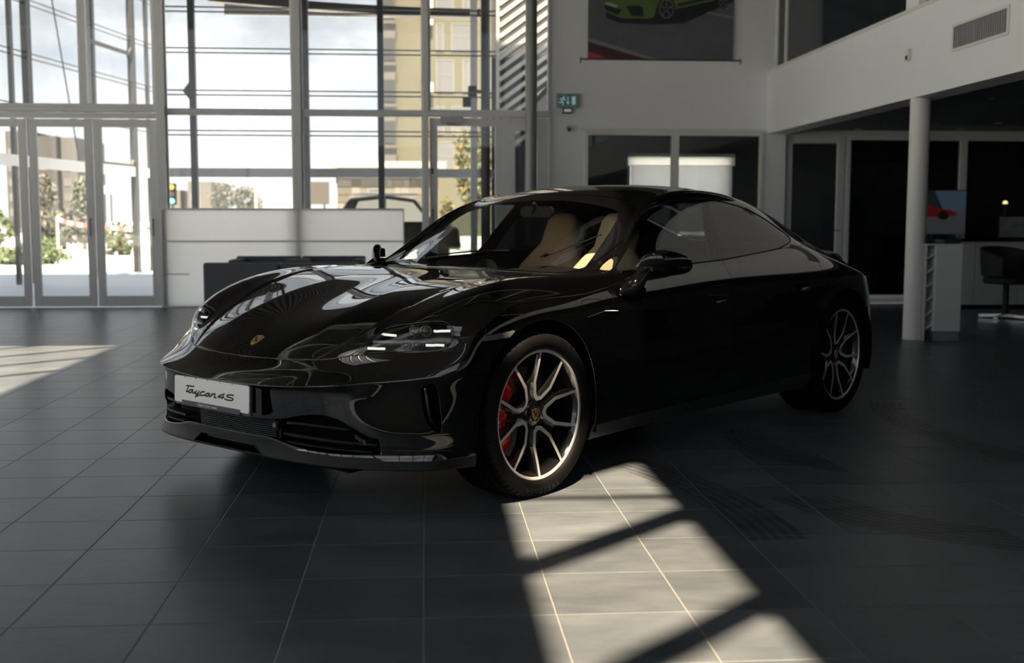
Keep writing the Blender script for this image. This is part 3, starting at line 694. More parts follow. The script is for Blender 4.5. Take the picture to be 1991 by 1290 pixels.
DLO = np.vstack([dl[:-1], tip[:-1], dt[:-1]])
f_dlo = field(XZ, DLO, (-2.9, -.5, .55, .99, .88, 1.4))
FG = rnd([(-.705,.932),(-1.534,.964),(-1.715,1.268),(-1.532,1.268),(-1.343,1.246),(-1.189,1.203),(-1.044,1.134),(-.892,1.040)], .02)
f_fg = field(XZ, FG, (-2.9, -.5, .55, .99, .88, 1.4))
RG = rnd([(-1.68,.969),(-1.986,.990),(-2.343,1.015),(-2.50,1.037),(-2.562,1.052),(-2.572,1.085),(-2.43,1.159),(-2.194,1.229),(-1.948,1.264),(-1.80,1.272)], .02)
f_rg = field(XZ, RG, (-2.9, -.5, .55, .99, .88, 1.4))
dF = cspline([(-.600,.935),(-.592,.915),(-.562,.868),(-.543,.816),(-.540,.756),(-.553,.66),(-.562,.57),(-.558,.47),(-.552,.38),(-.549,.255)], 3)
dB = cspline([(-1.640,.975),(-1.648,.92),(-1.646,.883),(-1.643,.821),(-1.655,.74),(-1.658,.60),(-1.640,.478),(-1.632,.393),(-1.640,.255)], 3)
dR = cspline([(-2.70,1.02),(-2.665,.955),(-2.612,.877),(-2.610,.80),(-2.575,.735),(-2.50,.62),(-2.44,.48),(-2.42,.36),(-2.42,.255)], 3)
FD = np.vstack([dF, dB[::-1]]); RD = np.vstack([dB, dR[::-1]])
f_fd = field(XZ, FD, (-3.0, -.45, .6, 1.05, .1, 1.0)); f_rd = field(XZ, RD, (-3.0, -.45, .6, 1.05, .1, 1.1))
HEAD = cspline([(.151,.637),(.11,.6365),(-.063,.645),(-.24,.651),(-.341,.656),(-.377,.667),(-.406,.689),(-.423,.712),(-.415,.745),(-.380,.766),(-.327,.772),(-.205,.762),(-.06,.741),(.029,.709),(.101,.666),(.14,.643)], 3, closed=True)
f_head = field(AZ, HEAD, (.3, .9, .48, .95, .6, .82))
bz_x = np.array([-.2,.1,.199,.307,.393,.447,.470,.498,.546,.62,.697,.745,.776,.833,1.2]); bz_z = np.array([.74,.735,.729,.719,.714,.706,.660,.655,.650,.644,.636,.620,.614,.605,.605])
def f_bump(v):      # below: front bumper, above: fender / bonnet / lamps
    o = np.full(len(v), .5); m = v[:, 0] > .0
    o[m] = v[m, 2]-np.interp(v[m, 0], bz_x, bz_z); return o
INLET = rnd([(-.232,.530),(-.300,.545),(-.332,.518),(-.350,.392),(-.352,.345),(-.318,.348),(-.268,.378),(-.243,.440)], .018)
f_inlet = field(AZ, INLET, (.45, .75, .75, .97, .3, .6))
it = cspline([(0,.372),(.184,.374),(.344,.386),(.45,.408),(.539,.416),(.60,.400),(.641,.375),(.695,.338),(.732,.326)], 3)
ib = cspline([(.740,.262),(.60,.262),(.478,.268),(.38,.280),(.28,.300),(.22,.302),(0,.302)], 3)
INTK = np.vstack([it, ib, ib[::-1][1:]*np.array([-1, 1]), it[::-1][:-1]*np.array([-1, 1])])
f_intake = field(lambda v: v[:, [1, 2]], INTK, (.6, 1.0, 0, .85, .2, .5))
CLOW = rnd([(.24,.226),(.176,.270),(-.176,.270),(-.24,.226)], .006)
f_clow = field(lambda v: v[:, [1, 2]], CLOW, (.8, 1.0, 0, .4, .2, .3))
sp_y = np.array([0,.20,.30,.40,.59,.735,.75,.886,.96]); sp_z = np.array([.2925,.2925,.290,.266,.254,.251,.240,.238,.244])
def f_split(v):
    o = np.full(len(v), .5); m = v[:, 0] > .36
    o[m] = v[m, 2]-np.interp(ay(v[m]), sp_y, sp_z); return o
def f_arch(v):
    o = np.full(len(v), .5)
    for cx, cz, r in ((.010, .357, .402), (-2.90, .360, .402)):
        m = (np.abs(v[:, 0]-cx) < .6) & (np.abs(v[:, 1]) > .55)
        x = v[m, 0]-cx; z = v[m, 2]-cz
        d = np.where(z > 0, np.hypot(x, z), np.abs(x)*1.0)-r
        o[m] = np.minimum(o[m], d)
    return o
CHG = rnd([(-.268,.80),(-.290,.822),(-.35,.824),(-.44,.818),(-.456,.80),(-.453,.680),(-.43,.662),(-.345,.668),(-.30,.705)], .02)
f_chg = field(XZ, CHG, (-.6, -.2, .8, 1.0, .6, .9))
MARK = rnd([(.352,.712),(.187,.727),(.222,.700),(.362,.694)], .008)
f_mark = field(XZ, MARK, (.1, .45, .85, 1.0, .65, .76))
HAN = rnd([(-1.372,.792),(-1.392,.822),(-1.44,.836),(-1.585,.838),(-1.592,.80),(-1.585,.78)], .012)
HAN2 = rnd([(-2.232,.824),(-2.252,.854),(-2.30,.868),(-2.445,.872),(-2.452,.834),(-2.445,.812)], .012)
f_han = field(XZ, HAN, (-1.7, -1.3, .85, 1.0, .7, .9)); f_han2 = field(XZ, HAN2, (-2.55, -2.1, .85, 1.05, .7, .95))
SCP = rnd([(-1.41,.784),(-1.585,.778),(-1.572,.748),(-1.53,.738),(-1.44,.740),(-1.415,.755)], .015); f_scp = field(XZ, SCP, (-1.7, -1.3, .85, 1.0, .7, .9))
SCP2 = rnd([(-2.27,.816),(-2.445,.810),(-2.432,.780),(-2.39,.770),(-2.30,.772),(-2.275,.787)], .015); f_scp2 = field(XZ, SCP2, (-2.55, -2.1, .85, 1.05, .7, .95))
sl_x = np.array([-3.2,-2.45,-1.56,-.56,-.2]); sl_z = np.array([.285,.278,.262,.255,.255])
def f_sill(v):
    o = np.full(len(v), .5); m = (v[:, 0] < -.2) & (v[:, 0] > -2.75) & (ay(v) > .6)
    o[m] = v[m, 2]-np.interp(v[m, 0], sl_x, sl_z); return o
TG = rnd([(-3.46,-.46),(-3.50,.46),(-4.2,.52),(-4.2,-.52)], .05)
f_tail = lambda v: np.where(v[:, 0] < -3.0, v[:, 2]-.62, .5)          # rear bumper below
f_rbx = lambda v: np.where((v[:, 2] < .95), v[:, 0]+3.33, .5)
f_lamp = lambda v: np.where(v[:, 0] < -3.45, np.abs(v[:, 2]-.792)-.017, .5)

v_, q_ = body_surface(4)
t_ = np.vstack([q_[:, [0, 1, 2]], q_[:, [0, 2, 3]]])
_m = (v_[:, 0] > -.42) & (v_[:, 0] < .80) & (v_[:, 2] > .58) & (ay(v_) < .85)     # fender edge stands a little proud of the bonnet
_d = sdf(v_[_m][:, [0, 1]], BONNET)
_fade = np.clip((v_[_m][:, 0]+.42)/.3, 0, 1)*np.clip((.80-v_[_m][:, 0])/.15, 0, 1)
v_[_m, 2] += _fade*(.003*np.exp(-np.clip(_d, 0, 9)/.045)*(_d > 0)-.003*np.exp(np.clip(_d, -9, 0)/.05)*(_d <= 0))
S = Surf(v_, vnormals(v_, t_), t_)
G = .0017
def gapcut(f, g=G): S.cut(lambda v: f(v)-g); S.cut(lambda v: f(v)+g)
S.cut(f_arch)
for f in (f_bonnet, f_ws, f_rw, f_roof, f_fd, f_rd, f_head, f_bump, f_chg, f_mark, f_han, f_han2, f_sill, f_split, f_rbx): gapcut(f)
for f in (f_dlo, f_fg, f_rg, f_inlet, f_intake, f_clow, f_scp, f_scp2, f_lamp, f_tail): S.cut(f)
S.cut(lambda v: f_head(v)+.007)
c = S.cen()
inn = lambda f, g=G: f(c) < -g
edge = lambda f, g=G: np.abs(f(c)) <= g
lab = np.full(len(c), 'rear_quarter', dtype=object)
fr = c[:, 0] > -.66
lab[fr & (c[:, 2] < 1.0)] = 'front_fender'
lab[(c[:, 2] > .905) & (c[:, 0] < -.6)] = 'roof_rail'
lab[(c[:, 0] < -2.62)] = 'rear_quarter'
cowl = (c[:, 0] < -.34) & (c[:, 0] > -.72) & (ay(c) < .765) & (c[:, 2] > .88); lab[cowl & (f_ws(c) > 0) & (f_bonnet(c) > 0)] = 'cowl'
b_ = inn(f_bump); lab[b_ & (c[:, 0] > .05)] = 'front_bumper'; lab[edge(f_bump) & (c[:, 0] > .05)] = 'gap'
fdm = (c[:, 2] < .985)
lab[inn(f_rd)] = 'rear_door'; lab[inn(f_fd)] = 'front_door'
lab[(edge(f_fd) | edge(f_rd)) & (f_dlo(c) > 0) & (c[:, 2] < 1.03)] = 'gap'
si = inn(f_sill) & (c[:, 0] < -.2) & (c[:, 0] > -2.75) & (ay(c) > .5); lab[si] = 'sill'; lab[edge(f_sill) & (c[:, 0] < -.45) & (c[:, 0] > -2.5)] = 'gap'
rb = (c[:, 0] < -3.33-G) & (c[:, 2] < .62); lab[rb] = 'rear_bumper'
tg = (c[:, 0] < -3.47) & (c[:, 2] >= .62) & (ay(c) < .60); lab[tg] = 'tailgate'
lab[inn(f_bonnet)] = 'bonnet'; lab[edge(f_bonnet)] = 'gap'
lab[inn(f_roof)] = 'roof_panel'; lab[edge(f_roof)] = 'gap'
lab[inn(f_rw)] = 'rear_window'; lab[edge(f_rw)] = 'gap'
lab[inn(f_ws)] = 'windscreen'; lab[edge(f_ws)] = 'gap'
lab[f_dlo(c) < 0] = 'window_trim'; lab[f_fg(c) < 0] = 'front_door_glass'; lab[f_rg(c) < 0] = 'rear_door_glass'
lab[inn(f_chg)] = 'charge_flap'; lab[edge(f_chg)] = 'gap'
lab[inn(f_mark)] = 'side_marker'; lab[edge(f_mark)] = 'gap'
lab[inn(f_han)] = 'door_handle'; lab[edge(f_han)] = 'gap'; lab[inn(f_han2)] = 'rear_handle'; lab[edge(f_han2)] = 'gap'
lab[(f_scp(c) < 0) & (f_han(c) > G)] = 'scoop'; lab[(f_scp2(c) < 0) & (f_han2(c) > G)] = 'scoop2'
lab[inn(f_head)] = 'lamp_frame'; lab[f_head(c) < -.007] = 'headlight_lens'; lab[edge(f_head)] = 'gap'
spl = inn(f_split) & (c[:, 0] > .36); lab[spl] = 'splitter'; lab[edge(f_split) & (c[:, 0] > .36)] = 'gap'
lab[f_intake(c) < 0] = 'intake'; lab[f_inlet(c) < 0] = 'inlet'; lab[f_clow(c) < 0] = 'clow'
lab[(f_lamp(c) < 0) & (c[:, 0] < -3.45)] = 'tail_lamp'
lab[f_arch(c) < 0] = 'arch'
L_ = lab; left = c[:, 1] > 0
PANEL = {}
def panel(lbl, name, mat, split=True, flange=.012, parent=None, roll=.0028, sub=None):
    res = []
    for sd in ((True, False) if split else (None,)):
        sel = (L_ == lbl) if sd is None else (L_ == lbl) & (left == sd)
        if sel.sum() < 2: continue
        p = parent if not isinstance(parent, dict) else parent[sd]
        o = S.sub(sel).build(name, mat, p or CAR, flange, roll); res.append(o)
    return res
P_bonnet = panel('bonnet', 'bonnet', PAINT, False)[0]
P_fend = panel('front_fender', 'front_fender', PAINT)
P_bump = panel('front_bumper', 'front_bumper', PAINT, False, .02)[0]
P_fdoor = panel('front_door', 'front_door', PAINT); P_rdoor = panel('rear_door', 'rear_door', PAINT)
dF_ = {True: P_fdoor[0], False: P_fdoor[1]}; dR_ = {True: P_rdoor[0], False: P_rdoor[1]}; fe_ = {True: P_fend[0], False: P_fend[1]}
panel('rear_quarter', 'rear_quarter', PAINT); panel('roof_rail', 'roof_rail', PAINT)
panel('roof_panel', 'roof_panel', GLOSSBLK, False); panel('rear_window', 'rear_window', DARKGLASS, False, 0)
panel('tailgate', 'tailgate', PAINT, False); panel('rear_bumper', 'rear_bumper', PAINT, False)
panel('sill', 'side_sill', M('sill_plastic', (.022, .023, .026), .42)); panel('cowl', 'cowl', SATIN, False); panel('splitter', 'front_splitter', SATIN, False, .015)
panel('window_trim', 'window_trim', GLOSSBLK, True, .008)
panel('front_door_glass', 'window_glass', SIDEGLASS, True, 0, dF_); panel('rear_door_glass', 'window_glass', DARKGLASS, True, 0, dR_)
panel('charge_flap', 'charge_flap', PAINT, True, .012, fe_)
panel('side_marker', 'side_marker', M('marker_grey', (.10, .10, .11), .12, coat=.6), True, .01)
panel('tail_lamp', 'tail_lamp', M('tail_red', (.12, .004, .006), .1, coat=1), False, .01)
for lb, dct in (('door_handle', dF_), ('rear_handle', dR_)): panel(lb, 'door_handle', PAINT, True, .012, dct)
for lb, dct in (('scoop', dF_), ('scoop2', dR_)):                     # finger recess under the handle
    for sd in (True, False):
        sel = (L_ == lb) & (left == sd); s_ = S.sub(sel); ce = s_.v.mean(0); d_ = np.linalg.norm((s_.v-ce)[:, [0, 2]]/np.array([.085, .028]), axis=1)
        dep = .022*np.clip(1-d_**2, 0, 1)**.7; s_.v = s_.v-s_.n*dep[:, None]; s_.n = vnormals(s_.v, s_.t)
        tri_object('handle_recess', s_.v, s_.t, s_.n, PAINT, dct[sd])
# windscreen: clear middle and black printed border
W_ = S.sub(L_ == 'windscreen')
wc_h = np.vstack([cspline([(-.50,0),(-.505,.25),(-.525,.42),(-.575,.545),(-.66,.625)], 4)[:-1], cspline([(-.70,.645),(-.80,.628),(-.97,.592),(-1.08,.562)], 4), cspline([(-1.135,.53),(-1.15,.45),(-1.155,.3),(-1.155,0)], 4)])
WC = np.vstack([wc_h, (wc_h*np.array([1, -1]))[::-1][1:-1]]); f_wc = lambda v: sdf(v[:, [0, 1]], WC)
W_.cut(f_wc); wcen = W_.cen(); clear = f_wc(wcen) < 0
P_ws = W_.sub(clear).build('windscreen', WSGLASS, CAR, 0)
W_.sub(~clear).build('windscreen_border', GLOSSBLK, P_ws, .004)
# inner shell that closes the view through the panel gaps
blk = np.isin(L_.astype(str), ['bonnet', 'front_fender', 'front_bumper', 'front_door', 'rear_door', 'rear_quarter', 'roof_rail', 'roof_panel', 'tailgate', 'rear_bumper', 'sill', 'cowl', 'charge_flap', 'side_marker', 'door_handle', 'rear_handle', 'scoop', 'scoop2', 'gap', 'lamp_frame'])
blk &= ~((L_ == 'front_bumper') & (c[:, 2] < .585)) & ~((c[:, 0] > .36) & (c[:, 2] < .585))
S.sub(blk).offset(-.02).build('inner_shell', MATTE, CAR, 0)
# ---- wheel arches: rolled lip and inner liner
for cx, cz in ((.010, .357), (-2.90, .360)):
    for sg in (1, -1):
        b = [];
        r = .402; ang = np.linspace(-12, 192, 60)
        mb = MB(); V = []
        prof = [(.0, -.004), (.004, .010), (.012, .04), (.012, .16), (.014, .40)]
        yo = np.interp([cx], [-2.9, 0], [.978, .972])[0]
        for a in ang:
            ca, sa = math.cos(R_(a)), math.sin(R_(a))
            for k, (dr, dy) in enumerate(prof): V.append((cx+(r+dr)*ca, sg*(yo-.012-dy-(.05*max(0, -sa))), cz+(r+dr)*sa if sa > 0 else cz+r*sa*1.6))
        n = len(prof); F = [(i*n+k, i*n+k+1, (i+1)*n+k+1, (i+1)*n+k) for i in range(len(ang)-1) for k in range(n-1)]
        mb.add(V, F, True).build('wheel_arch_liner', MATTE, CAR)
MB().box(-3.75, .78, -.62, .62, .185, .215).build('underbody', MATTE, CAR)
mb = MB(); mb.box(-2.46, -.44, .50, .86, .19, .22); mb.box(-2.46, -.44, -.86, -.50, .19, .22); mb.build('underbody', MATTE, CAR)
# ---------------------------------------------------------------- car details
def near_on(surf, proj, uv, k=5):
    p2 = proj(surf.v); d = np.linalg.norm(p2-np.array(uv), axis=1); i = np.argsort(d)[:k]; w = 1/(d[i]+1e-4); w /= w.sum()
    n = (surf.n[i]*w[:, None]).sum(0); return (surf.v[i]*w[:, None]).sum(0), n/np.linalg.norm(n)
EMW = M('lamp_white', (.9, .9, .85), .3, emit=(1, .95, .82), estr=.28)
LAMPSILV = M('lamp_silver', (.20, .21, .22), .25, .7); LAMPDARK = M('lamp_dark', (.025, .027, .03), .25, coat=.5)
for sd in (True, False):
    sg = 1 if sd else -1
    frame = S.sub((L_ == 'lamp_frame') & (left == sd)); lens = S.sub((L_ == 'headlight_lens') & (left == sd))
    hl = empty('headlight'); hl.parent = CAR
    frame.build('lamp_frame', GLOSSBLK, hl, .012)
    lens.build('lamp_lens', LENS, hl, 0)
    # bucket: pushed straight back into the body
    back = Surf(lens.v+np.array([-.052, -.052*sg, -.012]), lens.n, lens.t); back.v = back.v*1.0
    V = [back.v]; b = lens.boundary(); nb = len(lens.v)
    tt = [back.t]; vv = np.vstack([back.v, lens.v]); wall = np.vstack([np.stack([b[:, 0], b[:, 1], b[:, 1]+nb], 1), np.stack([b[:, 0], b[:, 1]+nb, b[:, 0]+nb], 1)])
    allt = np.vstack([back.t, wall]); tri_object('lamp_housing', vv, allt, None, LAMPDARK, hl)
    lf = S.sub((L_ == 'headlight_lens') & left)
    def hp(a, z, d):
        p, n = near_on(lf, AZ, (a, z)); p = p+np.array([-.7, -.7, -.1])*d; return Vector((p[0], p[1]*sg, p[2]))
    for (a0, a1, z) in ((-.005, -.095, .715), (.062, -.035, .664), (-.308, -.400, .735), (-.262, -.366, .681)):
        MB().tube([hp(a0+(a1-a0)*t, z, .012) for t in np.linspace(0, 1, 6)], .0052, 8).build('daytime_light', EMW, hl)
    for (a, z) in ((-.205, .735), (-.265, .735), (-.16, .681), (-.22, .681)):
        p = hp(a, z, .030); ax = Vector((.8, .6*sg, 0)).normalized()
        u = ax.cross(Vector((0, 0, 1))).normalized(); w = u.cross(ax)
        MB().tube([p+(u*math.cos(t)+w*math.sin(t))*.021 for t in np.linspace(0, 2*PI, 24, endpoint=False)], .0022, 6, closed=True).build('lens_ring', LAMPSILV, hl)
        mb = MB(); prof = [(0.0005, .012), (.010, .009), (.017, .002), (.020, -.008)]
        v = []; n_ = 16
        for k in range(n_):
            an = 2*PI*k/n_
            for r, dz in prof: v.append(p+(u*math.cos(an)+w*math.sin(an))*r+ax*dz)
        f = [(k*4+i, ((k+1) % n_)*4+i, ((k+1) % n_)*4+i+1, k*4+i+1) for k in range(n_) for i in range(3)]
        mb.add(v, f, True).build('projector', M('proj', (.05, .05, .055), .04, coat=1) if a == -.205 and sd else bpy.data.materials['proj'], hl)
    mb = MB()                      # shelf between the two rows, and the lower shelf
    for zs in ((.690, .696, .700, .697, .694), (.651, .655, .659, .662, .664)):
        aa = (.035, -.08, -.2, -.32, -.40); top = [hp(a, z, .006) for a, z in zip(aa, zs)]; bot = [hp(a, z-.004, .045) for a, z in zip(aa, zs)]
        o = len(mb.v); mb.add(top+bot, [(i, i+1, 5+i+1, 5+i) for i in range(4)])
        mb.add([p+Vector((0, 0, -.010)) for p in top]+top, [(i, i+1, 5+i+1, 5+i) for i in range(4)])
    mb.build('lamp_shelf', LAMPSILV, hl)
    for poly in ([(.105, .668), (.035, .702), (-.03, .728), (-.10, .745), (-.05, .722), (.0, .703), (.06, .676)], [(-.11, .744), (-.20, .757), (-.30, .766), (-.37, .758), (-.30, .756), (-.20, .748)]):
        MB().add([hp(a, z, .009) for a, z in poly], [tuple(range(len(poly)))]).build('lamp_reflector', LAMPSILV, hl)
    MB().tube([hp(a, z, .002) for a, z in HEAD[::2]*np.array([1, 1])], .0016, 6, closed=True).build('lamp_seal', LAMPSILV if 0 else SATIN, hl)
    # air curtain beside the bumper
    inl = S.sub((L_ == 'inlet') & (left == sd)); ai = empty('air_inlet'); ai.parent = CAR
    bk = Surf(inl.v+np.array([-.035, -.03*sg, 0]), inl.n, inl.t); b = inl.boundary(); nb = len(inl.v)
    tri_object('inlet_duct', np.vstack([bk.v, inl.v]), np.vstack([bk.t, np.stack([b[:, 0], b[:, 1], b[:, 1]+nb], 1), np.stack([b[:, 0], b[:, 1]+nb, b[:, 0]+nb], 1)]), None, MATTE, ai)
    fin = [(-.262,.520),(-.275,.46),(-.290,.40),(-.312,.366)]
    li = S.sub((L_ == 'inlet') & left)
    pts = []
    for a, z in fin:
        p, n = near_on(li, AZ, (a, z)); pts.append(Vector((p[0]-.012, (p[1]-.012)*sg, p[2])))
    MB().tube(pts, [.010, .014, .014, .008], 8).build('inlet_blade', GLOSSBLK, ai)
# ---- lower intake: dark cavity, grille, slats, sensors
INT = empty('lower_intake'); INT.parent = CAR
itk = S.sub(L_ == 'intake'); bk = Surf(itk.v*np.array([1, .985, 1])+np.array([-.075, 0, 0]), itk.n, itk.t); b = itk.boundary(); nb = len(itk.v)
tri_object('intake_cavity', np.vstack([bk.v, itk.v]), np.vstack([bk.t, np.stack([b[:, 0], b[:, 1], b[:, 1]+nb], 1), np.stack([b[:, 0], b[:, 1]+nb, b[:, 0]+nb], 1)]), None, MATTE, INT)
def front_x(y, z, dx=0.0):
    p, n = near_on(itk, lambda v: v[:, [1, 2]], (y, z), 4); return p[0]+dx
for zc in np.linspace(.306, .372, 9):                                  # louvred centre panel
    pts = [(front_x(y, min(.37, max(.3, zc)), -.014-.002), y, zc) for y in np.linspace(-.20, .30, 9)]
    MB().tube(pts, .0036, 6).build('grille_louvre', SATIN, INT)
mbp = MB(); ys = np.linspace(-.215, .315, 10)
mbp.add([(front_x(y, .335, -.026), y, .30) for y in ys]+[(front_x(y, .335, -.026), y, .378) for y in ys], [(i, i+1, 11+i, 10+i) for i in range(9)]).build('grille_panel', SATIN, INT)
def slat(name, pts, w, h):
    mb = MB(); v = []
    for (y, z) in pts:
        x = front_x(y, z); v += [(x-.012, y, z+h/2), (x-.012+w*0, y, z-h/2), (x-.012-w, y, z-h/2-.002), (x-.012-w, y, z+h/2)]
    n = len(pts); f = []
    for i in range(n-1):
        for k in range(4): f.append((i*4+k, i*4+(k+1) % 4, (i+1)*4+(k+1) % 4, (i+1)*4+k))
    f += [(3, 2, 1, 0), tuple((n-1)*4+k for k in range(4))]
    return mb.add(v, f).build(name, SATIN, INT)
for sg in (1, -1):
    slat('intake_slat', [(sg*y, z) for y, z in ((.36,.368),(.45,.370),(.54,.366),(.62,.360))], .05, .009)
    slat('intake_slat', [(sg*y, z) for y, z in ((.34,.322),(.45,.318),(.56,.311),(.66,.304),(.715,.300))], .05, .010)
    slat('intake_slat', [(sg*y, z) for y, z in ((.36,.292),(.46,.286),(.58,.279),(.70,.272))], .05, .006)
    for k in range(7): MB().bar((front_x(sg*.63, .33)-.045, sg*(.625+k*.009), .335-k*.003), (front_x(sg*.63, .33)-.045, sg*(.625+k*.009), .318-k*.003), .003, .004).build('radiator_fin', LAMPSILV, INT)
for (y, z, x) in ((.297, .352, front_x(.297, .352)-.012),):
    MB().box(x-.012, x-.002, y-.016, y+.016, z-.016, z+.016).build('sensor_mount', SATIN, INT)
    MB().cyl((x, y, z), .010, -.004, .004, 16, axis='X').build('parking_sensor', M('sensor', (.18, .18, .19), .3), INT)
def bsurf(f): return S.sub(f)
bf = S.sub(L_ == 'front_bumper')
for sg in (1, -1):
    p, n = near_on(bf, lambda v: v[:, [1, 2]], (sg*.697, .480), 6)
    mb = MB(); nv = Vector(n); u = nv.orthogonal().normalized(); w = nv.cross(u); pc = Vector(p)
    mb.tube([pc-nv*.006, pc+nv*.0012], .0115, 20).build('parking_sensor', PAINT, P_bump)
    mb = MB(); mb.tube([pc+(u*math.cos(t)+w*math.sin(t))*.0125 for t in np.linspace(0, 2*PI, 24, endpoint=False)], .001, 6, closed=True).build('sensor_ring', SATIN, P_bump)
# centre opening in the splitter
cl = S.sub(L_ == 'clow'); bk = Surf(cl.v+np.array([-.06, 0, .004]), cl.n, cl.t); b = cl.boundary(); nb = len(cl.v)
tri_object('splitter_duct', np.vstack([bk.v, cl.v]), np.vstack([bk.t, np.stack([b[:, 0], b[:, 1], b[:, 1]+nb], 1), np.stack([b[:, 0], b[:, 1]+nb, b[:, 0]+nb], 1)]), None, MATTE, CAR)
mb = MB(); fx = lambda y, z: near_on(cl, lambda v: v[:, [1, 2]], (y, z), 4)[0][0]
pts = [(fx(y, z)+.001, y, z) for y, z in np.vstack([CLOW[:], CLOW[:1]])]
mb.tube(pts, .0022, 6).build('splitter_trim', SATIN, CAR)
MB().tube([(fx(y, .25)-.028, y, .256) for y in np.linspace(-.17, .18, 6)], .008, 6).build('duct_vane', SATIN, CAR)
# ---- number plate
PL = empty('number_plate'); PL.parent = CAR; PL.location = (.950, -.047, .452); PL.rotation_euler = (0, R_(-2.0), 0)
WHITE = M('plate_white', (.90, .885, .885), .35); INK = M('plate_ink', (.008, .009, .012), .5)
def rrect(w, h, r, n=6):
    out = []
    for cx, cz, a0 in ((w/2-r, h/2-r, 0), (-w/2+r, h/2-r, 90), (-w/2+r, -h/2+r, 180), (w/2-r, -h/2+r, 270)):
        for k in range(n+1): a = R_(a0+90*k/n); out.append((cx+r*math.cos(a), cz+r*math.sin(a)))
    return out
yz = lambda a, b, d: (d, a, b)
MB().prism(rrect(.524, .112, .010), yz, -.001, .003).build('plate_sheet', WHITE, PL)
mb = MB(); mb.prism([(y, z-.004) for y, z in rrect(.534, .124, .012)], yz, -.012, -.0012); mb.prism([(y, z) for y, z in [(-.205,-.066),(.205,-.066),(.205,-.045),(-.205,-.045)]], yz, -.008, .0048); mb.build('plate_holder', M('holder', (.05, .055, .065), .45), PL)
for y in (-.185, -.105, -.02, .065, .15): MB().box(.002, .0042, y-.0014, y+.0014, .0505, .0565).build('holder_clip', INK, PL)
mb = MB(); mb.prism([(.29,-.062),(.327,-.055),(.322,.048),(.285,.052)], yz, -.05, -.012); mb.build('plate_bracket', GLOSSBLK, PL)
STR = [[(372,370),(400,358),(470,368),(565,375)],[(432,372),(405,440),(370,510)],[(372,508),(420,500),(455,480)],[(540,462),(490,455),(450,480),(435,515),(455,535),(500,510),(540,470)],[(540,468),(520,510),(530,535),(560,530),(595,505)],
 [(625,475),(600,520),(590,550),(620,555),(665,520),(690,480)],[(690,480),(640,570),(585,632)],[(600,618),(640,600),(690,575)],[(815,505),(770,495),(720,525),(700,560),(720,585),(780,580),(850,560)],[(930,535),(880,530),(845,560),(840,590),(870,600),(910,570),(938,540)],[(935,540),(915,590),(940,605),(965,590)],
 [(985,530),(955,605)],[(960,590),(1000,555),(1050,535),(1062,550),(1035,610),(1060,625),(1088,622)],[(1275,535),(1200,560),(1130,600),(1135,612),(1200,610),(1270,615)],[(1250,570),(1225,625),(1212,655)],[(1478,560),(1420,550),(1340,560),(1320,585),(1370,605),(1440,625),(1472,650),(1450,672),(1400,680),(1330,668),(1275,652)]]
def plate_uv(px, py):
    u = (px-85)/1730.0; v = (py-100-240*u)/635.0; return (-.262+.524*u, .056-.112*v)
mb = MB()
for st in STR:
    pts = cspline([plate_uv(*p) for p in st], 6); w = .0031
    for i in range(len(pts)-1):
        a, b_ = pts[i], pts[i+1]; d = b_-a; L = np.linalg.norm(d)
        if L < 1e-6: continue
        d /= L; nn = np.array([-d[1], d[0]])*w; a2 = a-d*.0012; b2 = b_+d*.0012
        q = [a2+nn, a2-nn, b2-nn, b2+nn]; mb.add([(.0034, y, z) for y, z in q], [(0, 1, 2, 3)])
mb.build('plate_lettering', INK, PL)
def text_obj(name, body, size, mat, parent, mw, ext=.0004):
    cu = bpy.data.curves.new(name, 'FONT'); cu.body = body; cu.size = size; cu.align_x = 'CENTER'; cu.align_y = 'CENTER'; cu.extrude = ext
    cu.materials.append(mat); tmp = bpy.data.objects.new(name, cu); COL.objects.link(tmp)
    me = bpy.data.meshes.new_from_object(tmp.evaluated_get(bpy.context.evaluated_depsgraph_get())); bpy.data.objects.remove(tmp)
    if not me.materials: me.materials.append(mat)
    o = bpy.data.objects.new(name, me); COL.objects.link(o); o.parent = parent; o.matrix_local = mw
    return o
FRONT = Matrix(((0, 0, 1, 0), (1, 0, 0, 0), (0, 1, 0, 0), (0, 0, 0, 1)))    # text x->Y, y->Z, normal->X
text_obj('holder_lettering', 'Порше Центр Харків', .0135, M('white_ink', (.85, .85, .85), .5), PL, Matrix.Translation((.0056, -.02, -.0555)) @ FRONT)
# ---- bonnet badge
GOLD = M('gold', (.62, .42, .16), .3, .35); DRED = M('badge_red', (.16, .012, .015), .3); BBLK = M('badge_black', (.01, .01, .01), .3)
SH = [(0,-.034),(.012,-.026),(.021,-.012),(.025,.004),(.0255,.020),(.023,.029),(.012,.0305),(0,.033),(-.012,.0305),(-.023,.029),(-.0255,.020),(-.025,.004),(-.021,-.012),(-.012,-.026)]
def badge(parent, M4, s, flat=True):
    g = empty('badge'); g.parent = parent; g.matrix_local = M4
    xy = lambda a, b, d: (a*s, b*s, d)
    MB().prism(SH, xy, -.002, .0020).build('badge_shield', GOLD, g)
    mb = MB()
    for y0 in (.006, .014, .022): mb.prism([(.002,y0),(.0215,y0),(.0215,y0+.004),(.002,y0+.004)], xy, .002, .0026)
    for y0 in (-.008, -.016): mb.prism([(-.017,y0),(-.002,y0),(-.002,y0+.004),(-.019,y0+.004)], xy, .002, .0026)
    mb.build('badge_stripes', DRED, g)
    mb = MB(); mb.prism([(-.019,.006),(-.008,.008),(-.005,.018),(-.010,.025),(-.018,.020)], xy, .002, .0026); mb.prism([(.004,-.018),(.014,-.012),(.016,-.004),(.006,-.003)], xy, .002, .0026)
    mb.prism([(-.008,-.006),(.008,-.006),(.009,.007),(-.009,.007)], xy, .0026, .0031); mb.build('badge_emblem', BBLK, g)
